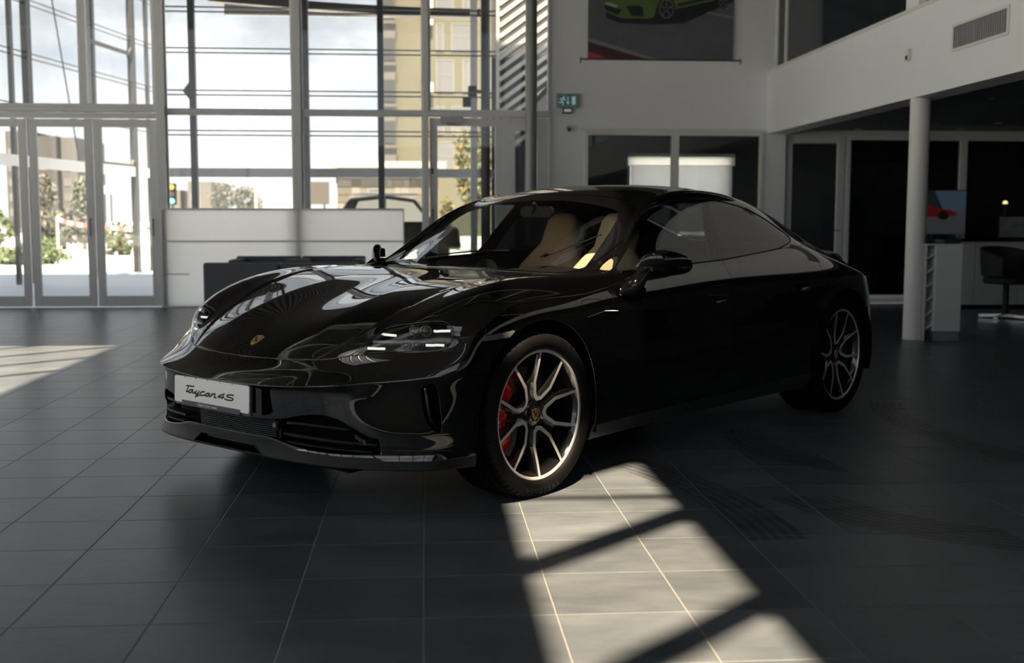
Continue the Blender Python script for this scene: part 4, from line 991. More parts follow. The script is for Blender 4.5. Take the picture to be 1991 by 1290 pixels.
bsel = S.sub(L_ == 'bonnet'); p, n = near_on(bsel, lambda v: v[:, :2], (.748, .0), 6)
nz = Vector(n); yx = Vector((0, 1, 0)); up = nz.cross(yx).normalized()     # badge 'up' points to the windscreen
Mb = Matrix.Identity(4)
for i in range(3): Mb[i][0] = yx[i]; Mb[i][1] = -up[i] if up.x > 0 else up[i]; Mb[i][2] = nz[i]; Mb[i][3] = p[i]+nz[i]*.001
badge(CAR, Mb, 1.0)
# ---- exterior mirrors
BLADE = M('bright_trim', (.55, .55, .56), .3, .3)
ARM = M('mirror_arm_black', (.0015, .0015, .002), .6, spec=.05)
for sg in (1, -1):
    mr = empty('door_mirror'); mr.parent = CAR
    sec = [(.890,-.775,.938,.018,.012),(.905,-.785,.950,.032,.030),(.935,-.815,.968,.044,.050),(.975,-.850,.973,.050,.058),(1.015,-.890,.970,.050,.055),(1.045,-.925,.965,.044,.046),(1.064,-.955,.962,.032,.032),(1.073,-.970,.960,.013,.012)]
    sp = cspline(sec, 4); n = 28; V = []; F = []
    for (Y, X, Z, rx, rz) in sp:
        for k in range(n):
            a = 2*PI*k/n; ca, sa = math.cos(a), math.sin(a)
            e = .72; x = rx*math.copysign(abs(ca)**e, ca)*(1.0 if ca > 0 else .55); z = rz*math.copysign(abs(sa)**(.8 if sa > 0 else .7), sa)
            V.append((X+x, Y*sg, Z+z))
    m_ = len(sp)
    F = [(i*n+k, i*n+(k+1) % n, (i+1)*n+(k+1) % n, (i+1)*n+k) for i in range(m_-1) for k in range(n)]+[tuple(range(n)), tuple((m_-1)*n+k for k in range(n))]
    hi = [f for f in F if np.mean([V[i][2] for i in f])-.952 > 0]; lo = [f for f in F if f not in hi]
    MB().add(V, hi, True).build('mirror_cap', PAINT, mr, sharp=60)
    MB().add([(x, y, z-.003) for x, y, z in V], lo, True).build('mirror_housing', GLOSSBLK, mr, sharp=60)
    mg = MB(); mg.prism([(Y, Z) for Y, Z in rrect(.11, .075, .02)], lambda a, b, d: (-.902-.6*a+d, (.99+a)*sg, .968+b), 0, .002); mg.build('mirror_glass', CHROME, mr)
    MB().tube(cspline([(-.70,.900*sg,.840),(-.715,.925*sg,.870),(-.755,.930*sg,.905),(-.805,.938*sg,.938)], 5), np.linspace(.050, .026, 16), 14).build('mirror_arm', GLOSSBLK, mr)
    mb = MB(); V = []; n = 24
    for i in range(9):
        th = -PI/2+PI*i/8
        for k in range(n): a = 2*PI*k/n; V.append((-.705+.105*math.cos(th)*math.cos(a), sg*(.918+.030*math.sin(th)), .842+.042*math.cos(th)*math.sin(a)))
    mb.add(V, [(i*n+k, i*n+(k+1) % n, (i+1)*n+(k+1) % n, (i+1)*n+k) for i in range(8) for k in range(n)], True).build('mirror_foot', GLOSSBLK, mr)
    # chrome blade behind the front wheel
    p0, n0 = near_on(S.sub((L_ == 'front_fender') & left), XZ, (-.475, .765), 5); p1, n1 = near_on(S.sub((L_ == 'front_door') & left), XZ, (-.565, .758), 5)
    MB().tube([(p0[0]+.02, (p0[1]+.003)*sg, .766), ((p0[0]+p1[0])/2, ((p0[1]+p1[1])/2+.007)*sg, .762), (p1[0], (p1[1]+.003)*sg, .759)], [.0015, .0035, .0015], 8).build('fender_blade', BLADE, CAR)
    MB().tube([(x, (near_on(S.sub((L_ == 'charge_flap') & left), XZ, (x, .752), 4)[0][1]+.002)*sg, z) for x, z in ((-.30,.748),(-.37,.755),(-.445,.765))], [.001, .0016, .0014], 6).build('charge_flap_trim', M('flap_trim', (.03, .03, .032), .3, .5) if sg > 0 else bpy.data.materials['flap_trim'], CAR)
# bright window surround along the roof line
for sg in (1, -1):
    tr = S.sub(((L_ == 'window_trim') | (L_ == 'roof_rail')) & left)
    pts = []
    for x, z in np.vstack([dl[::2], tip[1:], dt[1::2]]):
        p, n = near_on(tr, XZ, (x, z), 4); q = p+n*.001; pts.append((q[0], q[1]*sg, q[2]))
    MB().tube(pts, .0032, 6).build('window_surround', GLOSSBLK if 0 else M('trim_dark_chrome', (.10, .10, .11), .15, 1.0) if sg > 0 else bpy.data.materials['trim_dark_chrome'], CAR)
# ---- wipers resting on the windscreen
ws_s = W_
def wsp(x, y, h):
    p, n = near_on(ws_s, lambda v: v[:, :2], (x, y), 5); return p+n*h
for (a, b_) in (((-.66, .42), (-.93, .575)), ((-.60, -.30), (-.66, .20))):
    wp = empty('wiper'); wp.parent = CAR
    t = np.linspace(0, 1, 8); MB().tube([wsp(a[0]+(b_[0]-a[0])*k, a[1]+(b_[1]-a[1])*k, .010) for k in t], .0035, 6).build('wiper_blade', MATTE, wp)
    MB().tube([wsp(a[0]+(b_[0]-a[0])*k, a[1]+(b_[1]-a[1])*k, h) for k, h in ((-.05, .014), (.03, .024), (.10, .014))], [.006, .011, .005], 8).build('wiper_joint', MATTE, wp)
# ---- wheels
RIMB = M('rim_black', (.008, .008, .009), .10, coat=.7); RIMF = M('rim_machined', (.60, .60, .61), .36, .45); RED = M('caliper_red', (.48, .008, .010), .28, coat=.6); IRON = M('disc_iron', (.12, .12, .13), .35, .9)
RR = .278
TIREH = M('tire_letters', (.008, .008, .0085), .5)
def tire_mesh(w, parent, side):
    hw = w/2
    prof = [(.262, hw-.040), (.2785, hw-.020), (.2800, hw-.010), (.286, hw-.002), (.306, hw+.005), (.322, hw+.004), (.336, hw-.002), (.346, hw-.010), (.353, hw-.022), (.3565, hw-.040)]
    g = [-.083, -.028, .028, .083]; g = [x*w/.265 for x in g]
    mid = []; ys = []
    for c_ in reversed(g):
        ys += [c_+.007, c_+.005, c_-.005, c_-.007]
    for k, y in enumerate(ys): mid.append((.3595-.0035*(y/hw)**2 - (.006 if k % 4 in (1, 2) else 0), y))
    full = prof+mid+[(r, -y) for r, y in reversed(prof)]
    P = 64; angs = []
    for k in range(P): angs += [((k+f)/P*2*PI, f in (.84, .98)) for f in (0.0, .80, .84, .98)]
    V = []; m = len(full)
    for a, gr in angs:
        for r, y in full:
            rr = r-(.0045 if (gr and abs(y) > g[3]*1.05 and r > .345) else 0)
            x, z = rr*math.cos(a), rr*math.sin(a)
            V.append((x, y*side, max(z, -.3515)))
    N = len(angs); F = [(k*m+i, ((k+1) % N)*m+i, ((k+1) % N)*m+i+1, k*m+i+1) for k in range(N) for i in range(m-1)]
    return MB().add(V, F, True).build('tire', RUBBER, parent, sharp=38)
def depth(r):  # dish of the spoke face, 0 at the lip, inwards towards the hub
    t = min(1, max(0, (RR-r)/(RR*.8))); return -.006-.034*t**1.3
def wheel(X, Y, w, side, phase, cal_mat, cal_ang):
    g = empty('wheel'); g.parent = CAR; g.location = (X, Y*side, .352)
    hw = w/2
    tire_mesh(w, g, side)
    face = hw-.012                                                   # rim lip plane (Y, outward)
    Yo = lambda d: (face+d)*side
    ring = [(RR, -.012), (RR+.001, -.002), (RR-.001, 0), (RR-.010, -.0005), (RR-.012, -.004), (RR-.014, -.010)]
    MB().lathe([(r, Yo(d)) for r, d in ring], 96, axis='Y').build('rim_lip', RIMF, g)
    bar = [(RR-.013, -.006), (RR-.022, -.020), (RR-.030, -.05), (RR-.034, -.12), (RR-.030, -.20), (RR-.008, -.215)]
    MB().lathe([(r, Yo(d)) for r, d in bar], 72, axis='Y').build('rim_barrel', RIMB, g)
    MB().lathe([(.0, Yo(-.19)), (RR-.03, Yo(-.19))], 48, axis='Y').build('rim_back', MATTE, g)
    def pt(lat, rad, th, d): # th from +Z towards -X
        r = math.hypot(lat, rad); a = th+math.atan2(lat, rad)
        return (-r*math.sin(a), Yo(d), r*math.cos(a))
    for k in range(5):
        th = R_(phase+72*k)
        path = [(.286*RR, .962*RR), (.2405*RR, .71*RR), (.195*RR, .458*RR), (.136*RR, .366*RR), (.076*RR, .272*RR), (0, .240*RR)]
        path = path+[(-a, b) for a, b in reversed(path[:-1])]; n = len(path); A = np.array(path)
        tan = np.gradient(A, axis=0); tan /= np.linalg.norm(tan, axis=1)[:, None]; nor = np.stack([-tan[:, 1], tan[:, 0]], 1)
        ctr = np.array([0, .6*RR]);
        wid = np.array([.044, .050, .058, .062, .066, .070, .066, .062, .058, .050, .044])*RR
        sgn = np.sign(((A-ctr)*nor).sum(1)); nor *= sgn[:, None]                      # outwards from the V's opening
        fi = A-nor*(wid/2)[:, None]; fo = A+nor*(wid/2)[:, None]
        V = []; 
        for q in range(n):
            for (p2, dd) in ((fi[q], .001), (fo[q], .001)):
                r = np.hypot(*p2); V.append(pt(p2[0], p2[1], th, depth(r)+dd))
        MB().add(V, [(2*q, 2*q+1, 2*q+3, 2*q+2) for q in range(n-1)]).build('spoke_face', RIMF, g)
        V = []; ow = np.array([.010, .02, .035, .05, .05, .05, .05, .05, .035, .02, .010])*RR
        for q in range(n):
            o2 = fo[q]+nor[q]*ow[q]
            for (p2, dd) in ((fi[q], .0004), (fo[q], .0004), (o2, -.010), (o2, -.045), (fi[q]+nor[q]*.004, -.050)):
                r = np.hypot(*p2); V.append(pt(p2[0], p2[1], th, depth(r)+dd))
        F = [(5*q+i, 5*q+(i+1) % 5, 5*q+5+(i+1) % 5, 5*q+5+i) for q in range(n-1) for i in range(5)]+[(4, 3, 2, 1, 0), tuple(5*(n-1)+i for i in range(5))]
        MB().add(V, F).build('spoke', RIMB, g)
        th2 = th+R_(36)                                              # web that carries each pair of spokes
        web = [(-.085*RR, .16*RR), (.085*RR, .16*RR), (.115*RR, .34*RR), (.105*RR, .50*RR), (.06*RR, .56*RR), (0, .52*RR), (-.06*RR, .56*RR), (-.105*RR, .50*RR), (-.115*RR, .34*RR)]
        MB().prism(web, lambda a, b, d: pt(a, b, th2, depth(math.hypot(a, b))+d), -.045, -.010).build('spoke_web', RIMB, g)
        bp = pt(0, .265*RR, th2, 0); MB().lathe([(0.0001, Yo(-.040)), (.011, Yo(-.040)), (.011, Yo(-.060))], 12, axis='Y', c=(bp[0], 0, bp[2])).build('wheel_bolt', SATIN, g)
    MB().lathe([(.0001, Yo(-.030)), (.030, Yo(-.031)), (.034, Yo(-.034)), (.050, Yo(-.038)), (.056, Yo(-.048)), (.060, Yo(-.09))], 40, axis='Y').build('wheel_hub', RIMB, g)
    Mc = Matrix(((-side, 0, 0, 0), (0, 0, side, Yo(-.029)), (0, 1, 0, 0), (0, 0, 0, 1)))
    badge(g, Mc, .78)
    MB().lathe([(.06, Yo(-.118)), (.196, Yo(-.118)), (.196, Yo(-.150)), (.06, Yo(-.150))], 64, axis='Y').build('brake_disc', IRON, g)
    # caliper straddling the disc
    c0 = math.radians(cal_ang); V = []; prof = [(.136, -.074), (.152, -.062), (.196, -.060), (.232, -.066), (.242, -.082), (.242, -.165), (.136, -.165)]
    N = 26; m = len(prof)
    for i in range(N+1):
        t = i/N; a = c0+R_(-50+100*t); edge = min(1, min(t, 1-t)*9)
        bul = .006*max(0, math.cos(3*2*PI*t+PI))+.0
        for q, (r, d) in enumerate(prof):
            rr = .18+(r-.18)*(.72+.28*edge)+(.004*math.cos(6*PI*t) if q in (3, 4) else 0); dd = d+(bul if q in (1, 2) else 0)-(1-edge)*.012*(q < 4)
            V.append((rr*math.cos(a), Yo(dd), rr*math.sin(a)))
    F = [(i*m+q, i*m+(q+1) % m, (i+1)*m+(q+1) % m, (i+1)*m+q) for i in range(N) for q in range(m)]+[tuple(range(m)), tuple(N*m+q for q in range(m))]
    MB().add(V, F, True).build('brake_caliper', cal_mat, g, sharp=30)
    for an in (-36, -14, 14, 36):
        a = c0+R_(an); MB().lathe([(.0001, Yo(-.053)), (.006, Yo(-.054)), (.007, Yo(-.070))], 10, axis='Y', c=(.172*math.cos(a), 0, .172*math.sin(a))).build('caliper_bolt', LAMPSILV, g)
    if cal_mat is RED and side > 0:
        for i, ch in enumerate('PORSCHE'):
            a = c0+R_(15-5.0*i+2); r = .200
            u = Vector((-math.cos(a+PI/2), 0, -math.sin(a+PI/2))); n_ = Vector((0, side, 0)); w_ = n_.cross(u)
            Mt = Matrix.Identity(4)
            for q in range(3): Mt[q][0] = u[q]; Mt[q][1] = w_[q]; Mt[q][2] = n_[q]
            Mt.translation = Vector((r*math.cos(a), Yo(-.0585), r*math.sin(a)))
            text_obj('caliper_lettering', ch, .018, bpy.data.materials['white_ink'], g, Mt)
    if side > 0:
        for i, ch in enumerate('GOODYEAR'):
            a = R_(-66-6.0*i) if X < -1 else R_(-71-5.2*i)
            r = .3215; u = Vector((math.sin(a), 0, -math.cos(a))); u = -u
            rad = Vector((math.cos(a), 0, math.sin(a))); n_ = Vector((0, 1, 0)); u = rad.cross(n_); w_ = n_.cross(u)
            if True: u = -Vector((-math.sin(a), 0, math.cos(a)))*(-1); u = n_.cross(rad)*-1; w_ = n_.cross(u)
            u2 = Vector((math.sin(a)*-1, 0, math.cos(a))); 
            Mt = Matrix.Identity(4); up_ = -rad; ri = up_.cross(n_)
            for q in range(3): Mt[q][0] = ri[q]; Mt[q][1] = up_[q]; Mt[q][2] = n_[q]
            Mt.translation = Vector((r*math.cos(a), hw+.0052, r*math.sin(a)))
            text_obj('tire_lettering', ch, .026, TIREH, g, Mt)
    return g
for side in (1, -1):
    wheel(0.0, .945-(.265/2-.012), .265, side, 18.5, RED, 4)
    wheel(-2.9, .945-(.300/2-.012), .300, side, 6.0, M('caliper_dark', (.03, .03, .03), .4) if side > 0 else bpy.data.materials['caliper_dark'], 176)
# ---- cabin
TAN = M('seat_leather', (.42, .30, .195), .55, spec=.2, bump=.15, bscale=120); CABIN = M('cabin_black', (.0035, .0035, .004), .7, spec=.06, bump=.1, bscale=200)
def loft(secs, name, mat, parent, closed_ends=True):
    n = len(secs[0]); V = [p for s_ in secs for p in s_]; m = len(secs)
    F = [(i*n+k, i*n+(k+1) % n, (i+1)*n+(k+1) % n, (i+1)*n+k) for i in range(m-1) for k in range(n)]
    if closed_ends: F += [tuple(reversed(range(n))), tuple((m-1)*n+k for k in range(n))]
    return MB().add(V, F, True).build(name, mat, parent, sharp=50)
def ring(cx, cy, cz, rx, ry, up, fw, n=20, e=.6):
    out = []
    for k in range(n):
        a = 2*PI*k/n; ca, sa = math.cos(a), math.sin(a)
        out.append((cx+fw[0]*rx*math.copysign(abs(ca)**e, ca), cy+ry*math.copysign(abs(sa)**e, sa), cz+fw[1]*rx*math.copysign(abs(ca)**e, ca)))
    return out
def seat(x, y):
    s_ = empty('seat'); s_.parent = CAR
    L = math.radians(22); fw = (math.cos(L), math.sin(L))
    secs = []
    for t, w, d in ((0, .20, .07), (.06, .25, .08), (.20, .27, .085), (.34, .265, .075), (.46, .24, .065), (.54, .18, .058), (.60, .125, .052), (.68, .120, .050), (.75, .115, .047), (.79, .09, .036), (.80, .05, .02)):
        secs.append(ring(x-.30-t*math.sin(L), y, .46+t*math.cos(L), d, w, None, fw))
    loft(secs, 'backrest', TAN, s_)
    loft([ring(x-.34-t*math.sin(L), y+sgn*.0, .46+t*math.cos(L), .03, w, None, fw) for t, w in ((.0,.22),(.3,.27),(.5,.25),(.6,.12)) for sgn in (1,)], 'seat_shell', CABIN, s_)
    loft([ring(x-.30+u, y, .44+.02*math.sin(u*6), .01, w, None, (0, 1)) for u, w in ((0,.22),)]*1+[[(px_, py_, pz_) for px_, py_, pz_ in ring(x-.28+u, y, .40+.05*u, .065, w, None, (0, 1))] for u, w in ((0,.22),(.15,.25),(.35,.25),(.48,.22),(.52,.15))], 'cushion', TAN, s_)
seat(-.80, .37); seat(-1.25, -.37)
mb = MB(); mb.box(-2.35, -1.95, -.62, .62, .30, .50); mb.build('rear_bench', CABIN, CAR, bevel=.05)
mb = MB(); mb.bar((-2.30, 0, .50), (-2.55, 0, .98), 1.25, .14, up=(0, 0, 1)); mb.build('rear_backrest', CABIN, CAR, bevel=.04)
dash = []
for yy in np.linspace(-.70, .70, 15):
    k = 1-.12*(yy/.7)**2; hump = .028*math.exp(-((yy-.37)/.16)**2)
    dash.append([(-.50*k-.04, yy, .86), (-.56*k-.04, yy, .912), (-.70, yy, .918+hump), (-.86, yy, .912+hump), (-.92, yy, .88+hump*.5), (-.92, yy, .78), (-.84, yy, .60), (-.60, yy, .60)])
loft(dash, 'dashboard', CABIN, CAR)
mb = MB(); n = 20; V = []
for i in range(7):
    th = PI/2*i/6
    for k in range(n): a = 2*PI*k/n; V.append((-.74+.06*math.cos(th)*math.cos(a), -.03+.062*math.cos(th)*math.sin(a), .912+.058*math.sin(th)))
mb.add(V, [(i*n+k, i*n+(k+1) % n, (i+1)*n+(k+1) % n, (i+1)*n+k) for i in range(6) for k in range(n)], True).build('dash_clock', CABIN, CAR)
sw = empty('steering_wheel'); sw.parent = CAR; sw.location = (-.96, .37, .70); sw.rotation_euler = (0, R_(-66), 0)
MB().tube([(.175*math.cos(t), .182*math.sin(t), 0) for t in np.linspace(0, 2*PI, 40, endpoint=False)], .0145, 10, closed=True).build('wheel_ring', CABIN, sw)
mb = MB(); mb.cyl((0, 0, -.02), .055, -.02, .02, 20); mb.bar((0, -.17, -.01), (0, .17, -.01), .03, .012); mb.bar((-.17, 0, -.01), (0, 0, -.01), .03, .012); mb.build('wheel_boss', CABIN, sw)
rm = empty('rear_view_mirror'); rm.parent = CAR
MB().prism(rrect(.22, .055, .024), lambda a, b, d: (-1.12+d, a, 1.215+b), -.012, .012).build('mirror_body', CABIN, rm); MB().tube([(-1.12, 0, 1.235), (-1.09, 0, 1.262)], .010, 8).build('mirror_stalk', CABIN, rm)
MB().box(-2.6, -.5, -.80, .80, .24, .27).build('cabin_floor', CABIN, CAR)
# ---------------------------------------------------------------- things in the hall
CYL = lambda n, c, r, z0, z1, m, p=None, **k: MB().cyl(c, r, z0, z1, 28, **k).build(n, m, p)
col = CYL('column', (4.70+.10, 6.45, 0), .095, 0, 2.34, STEELW); tag(col, 'slim white round column under the mezzanine edge', 'column')
GREYC = M('column_grey', (.22, .225, .23), .35, .2)
c2 = CYL('column', (1.42, 10.80, 0), .078, 0, CZ, GREYC); tag(c2, 'tall thin grey steel column in front of the glass exit door', 'column')
# low frosted panels in front of the glazing
pa = empty('low_partition', (0, 0, 0)); tag(pa, 'long low partition of frosted white panels under the glazing behind the armchairs', 'partition')
FROST = bpy.data.materials.new('frosted_panel'); FROST.use_nodes = True; nt = FROST.node_tree; nt.nodes.clear()
o_ = nt.nodes.new('ShaderNodeOutputMaterial'); tl = nt.nodes.new('ShaderNodeBsdfTranslucent'); tl.inputs[0].default_value = (.97, .95, .93, 1); df = nt.nodes.new('ShaderNodeBsdfDiffuse'); df.inputs[0].default_value = (.85, .83, .80, 1); mx_ = nt.nodes.new('ShaderNodeMixShader'); mx_.inputs[0].default_value = .15
nt.links.new(tl.outputs[0], mx_.inputs[1]); nt.links.new(df.outputs[0], mx_.inputs[2]); nt.links.new(mx_.outputs[0], o_.inputs[0])
y0, y1 = YB-.125, YB-.120
for x0, x1 in ((-3.44, -1.665), (-1.66, -.27)):
    for z0, z1, nm in ((.02, .868, 'lower_panel'), (.884, 1.288, 'upper_panel')):
        MB().add([(x0, y0, z0), (x1, y0, z0), (x1, y0, z1), (x0, y0, z1)], [(0, 1, 2, 3)]).build(nm, FROST, pa)
MB().box(-3.45, -.26, y0-.012, y1+.012, .866, .886).build('rail', FRAME, pa); MB().box(-3.45, -.26, y0-.018, y1+.022, 1.286, 1.312).build('top_rail', FRAME, pa); MB().box(-3.45, -.26, y0-.01, y1+.01, 0, .02).build('plinth', FRAME, pa)
for x in (-3.45, -.275): MB().box(x, x+.015, y0-.008, y1+.008, .02, 1.286).build('end_post', FRAME, pa)
MB().box(-3.43, -3.10, y0-.012, y0, .435, .45).build('grip_strip', FRAME, pa)
# armchairs
SOFA = M('sofa_fabric', (.11, .115, .125), .8, bump=.2, bscale=400)
def armchair(x, y, face, lab):
    s = empty('armchair', (x, y, 0), 0 if face < 0 else PI); tag(s, lab, 'armchair', 'dark grey cube armchairs')
    w, d = .82, .78
    MB().box(-w/2+.13, w/2-.13, -d/2+.02, d/2-.16, .10, .27).build('base', SOFA, s, bevel=.012)
    MB().box(-w/2+.135, w/2-.135, -d/2, d/2-.17, .275, .43).build('seat_cushion', SOFA, s, bevel=.035)
    MB().box(-w/2, w/2, d/2-.16, d/2, .08, .69).build('backrest', SOFA, s, bevel=.022)
    for q in (-1, 1): MB().box(q*(w/2), q*(w/2-.13), -d/2, d/2-.163, .08, .665).build('armrest', SOFA, s, bevel=.022)
    for qx in (-1, 1):
        for qy in (-1, 1): MB().box(qx*.34-.02, qx*.34+.02, qy*.32-.02, qy*.32+.02, 0, .09).build('foot', CHROME, s)
armchair(-2.015, 10.42, -1, 'dark grey armchair facing the hall, left of the pair by the partition')
armchair(-1.175, 10.42, -1, 'dark grey armchair facing the hall, nearest the car windscreen')
armchair(-2.01, 8.75, 1, 'dark grey armchair with its back to the car, leftmost of the seating group')
armchair(-1.165, 8.75, 1, 'dark grey armchair with its back to the car, half hidden behind the bonnet')
# exit sign
ex = empty('exit_sign', (1.94, YB-.001, 2.76)); tag(ex, 'green running-man exit sign in a grey housing on the white wall', 'exit sign')
MB().box(-.15, .15, -.07, 0, -.092, .092).build('housing', M('sign_grey', (.30, .32, .34), .5), ex, bevel=.006)
MB().box(-.13, .13, -.073, -.068, -.072, .072).build('panel', M('sign_green', (.012, .16, .15), .4, emit=(.02, .22, .20), estr=.05), ex)
SW = M('sign_white', (.8, .85, .85), .4, emit=(.8, .85, .85), estr=.04)
mb = MB(); xz = lambda a, b, d: (a, d, b)
def flat(poly): mb.prism(poly, xz, -.0745, -.0732)
flat([(.055, -.055), (.105, -.055), (.105, .055), (.055, .055)])
flat([(-.004, .05), (.008, .05), (.008, -.02), (.026, -.02), (.002, -.055), (-.022, -.02), (-.004, -.02)])
flat([(-.052+.013*math.cos(a), .043+.013*math.sin(a)) for a in np.linspace(0, 2*PI, 12, endpoint=False)])
for a, b in (((-.06, .028), (-.078, -.010)), ((-.078, -.010), (-.062, -.03)), ((-.062, -.03), (-.066, -.058)), ((-.078, -.010), (-.10, -.028)), ((-.10, -.028), (-.118, -.026)), ((-.062, .024), (-.042, .008)), ((-.042, .008), (-.030, .012)), ((-.066, .022), (-.092, .026)), ((-.092, .026), (-.104, .006))):
    a = Vector(a); b = Vector(b); d = (b-a).normalized(); n = Vector((-d.y, d.x))*.0062; a -= d*.004; b += d*.004
    flat([tuple(a+n), tuple(a-n), tuple(b-n), tuple(b+n)])
mb.build('pictogram', SW, ex)
MB().box(-.065, .065, -.06, 0, -.165, -.096).build('battery_box', M('sign_dark', (.10, .09, .09), .5), ex, bevel=.004); MB().box(-.048, .048, -.063, -.058, -.150, -.112).build('battery_label', SW, ex)
cm = empty('security_camera', (1.945, YB-.001, 2.40)); tag(cm, 'small round security camera under the exit sign', 'camera')
MB().cyl((0, 0, 0), .045, -.03, 0, 24, axis='Y').build('mount', STEELW, cm); MB().tube([(0, -.03, .005), (.004, -.055, -.010), (.006, -.10, -.03)], [.022, .028, .026], 14).build('body', M('cam_grey', (.45, .45, .46), .4), cm); MB().tube([(.006, -.10, -.03), (.0065, -.106, -.0325)], .017, 14).build('lens', GLOSSBLK, cm)
# poster on the wall
po = empty('poster', (0, 0, 0)); tag(po, 'large hanging poster of a green sports car on a race track', 'poster')
ASPH = M('print_asphalt', (.10, .11, .125), .6, noise=.25, nscale=4)
YP = YB-.045
MB().box(2.21, 4.19, YP, YP+.006, 3.31, 5.6).build('sheet', ASPH, po)
def pp(name, poly, mat, d): MB().prism(poly, xz, YP-.0004-d*.0006, YP-d*.0006).build(name, mat, po)
pr = lambda n, c: M('print_'+n, c, .6)
pp('print_kerb', [(2.21,3.60),(2.21,3.545),(3.05,3.31),(3.22,3.31)], pr('grey', (.20, .22, .23)), 1); pp('print_kerb', [(2.21,3.545),(2.21,3.31),(3.05,3.31)], pr('maroon', (.06, .02, .035)), 1); pp('print_kerb', [(2.21,3.42),(2.21,3.31),(2.53,3.31)], pr('red', (.42, .06, .05)), 2)
LIME = pr('lime', (.085, .145, .035)); PB = pr('black', (.008, .011, .014))
pp('print_shadow', [(2.45,3.86),(2.65,3.79),(3.1,3.78),(3.5,3.80),(4.0,4.02),(4.19,4.1),(4.19,4.4),(2.45,4.3)], PB, 1)
pp('print_car', [(2.40,4.05),(2.42,3.95),(2.66,3.855),(3.02,3.855),(3.10,3.875),(3.16,4.08),(3.36,4.10),(3.40,3.99),(3.9,4.10),(4.02,4.2),(3.95,4.55),(3.6,4.85),(3.1,4.9),(2.7,4.62),(2.45,4.42)], LIME, 2)
pp('print_grille', [(2.43,4.03),(2.44,3.965),(2.62,3.90),(2.66,3.97)], PB, 3); pp('print_intake', [(2.72,4.02),(2.80,3.89),(2.96,3.885),(2.95,4.0),(2.90,4.025)], PB, 3); pp('print_stripe', [(3.42,4.02),(3.9,4.13),(3.9,4.16),(3.42,4.06)], PB, 3)
pp('print_plate', [(2.44,4.07),(2.45,4.03),(2.60,3.99),(2.60,4.035)], pr('pale', (.35, .36, .36)), 4)
for cx_, cz_, rx_, rz_ in ((3.27, 3.99, .125, .16), (4.04, 4.10, .07, .10)):
    for r, mt, d in ((1, PB, 4), (.82, pr('rim', (.12, .13, .14)), 5), (.70, PB, 6)): pp('print_wheel', [(cx_+rx_*r*math.cos(a), cz_+rz_*r*math.sin(a)) for a in np.linspace(0, 2*PI, 28, endpoint=False)], mt, d)
    for q in range(5):
        a = 2*PI*q/5+.3; u = (math.cos(a), math.sin(a)); v = (-u[1]*.06, u[0]*.06)
        pp('print_spoke', [(cx_+rx_*(u[0]*r+v[0]*s_), cz_+rz_*(u[1]*r+v[1]*s_)) for r, s_ in ((.1, 1), (.1, -1), (.72, -1), (.72, 1))], bpy.data.materials['print_rim'], 7)
pp('print_line', [(3.75,3.95),(4.19,3.87),(4.19,3.90),(3.78,3.975)], bpy.data.materials['print_grey'], 1)
MB().tube([(2.11, YP, 3.315), (4.30, YP, 3.315)], .009, 8).build('rod', DFRAME, po)
for x in (2.115, 4.295): MB().tube([(x, YB-.003, 3.27), (x, YP, 3.285), (x, YP, 3.345)], .006, 8).build('hook', DFRAME, po)
# vent grille, detector, down lights
vg = empty('air_vent', (XM, 5.085, 2.775)); tag(vg, 'white air vent with upright slats on the mezzanine front', 'vent')
mb = MB(); mb.box(-.015, 0, -.50, .50, .095, .12); mb.box(-.015, 0, -.50, .50, -.12, -.095); mb.box(-.015, 0, -.50, -.475, -.095, .095); mb.box(-.015, 0, .475, .50, -.095, .095); mb.build('frame', STEELW, vg); MB().box(-.001, .0, -.475, .475, -.095, .095).build('backing', M('vent_dark', (.02, .02, .02), .8), vg)
SL = M('vent_slat', (.30, .30, .30), .5)
sme = None
for q in range(25):
    if sme is None: o = MB().box(-.014, -.002, -.009, .009, -.094, .094).build('slat', SL, vg); sme = o.data
    else: o = bpy.data.objects.new('slat', sme); COL.objects.link(o); o.parent = vg
    o.location = (0, -.465+q*.0388, 0)
de = empty('wall_detector', (XM, 6.50, 2.755)); tag(de, 'small white motion detector on the mezzanine front', 'detector')
MB().prism([(-.035, .06), (.035, .06), (.035, -.03), (.02, -.06), (-.02, -.06), (-.035, -.03)], lambda a, b, d: (d, a, b), -.035, 0).build('case', STEELW, de, bevel=.008); MB().prism([(-.022, -.005), (.022, -.005), (.018, -.045), (-.018, -.045)], lambda a, b, d: (d, a, b), -.040, -.034).build('window', SATIN, de)
DLP = [(5.74, 6.91), (5.80, 10.03), (5.82, 8.51), (6.53, 9.92), (7.31, 9.85), (7.31, 10.9), (5.88, 10.9)]
dl0 = None
for q, (x, y) in enumerate(DLP):
    d = empty('down_light', (x, y, 2.40)); tag(d, 'round recessed down light '+['nearest the hall, right of the white column', 'left of the white column, above the glass office door', 'just right of the white column, in the middle of the soffit', 'above the display with the red car', 'above the counter with the grey picture', 'above the glass partition behind the counter', 'in the soffit corner above the office door frame'][q], 'down light', 'soffit down lights')
    if dl0 is None:
        a = MB().lathe([(.055, 0.0), (.062, -.006), (.048, -.008), (.040, .0)], 24).build('ring', M('dl_ring', (.6, .62, .64), .25, .6), d); b = MB().cyl((0, 0, 0), .042, -.004, -.001, 20).build('lens', M('dl_lens', (.5, .5, .5), .3), d); dl0 = (a.data, b.data)
    else:
        for nm, me_ in zip(('ring', 'lens'), dl0): o = bpy.data.objects.new(nm, me_); COL.objects.link(o); o.parent = d
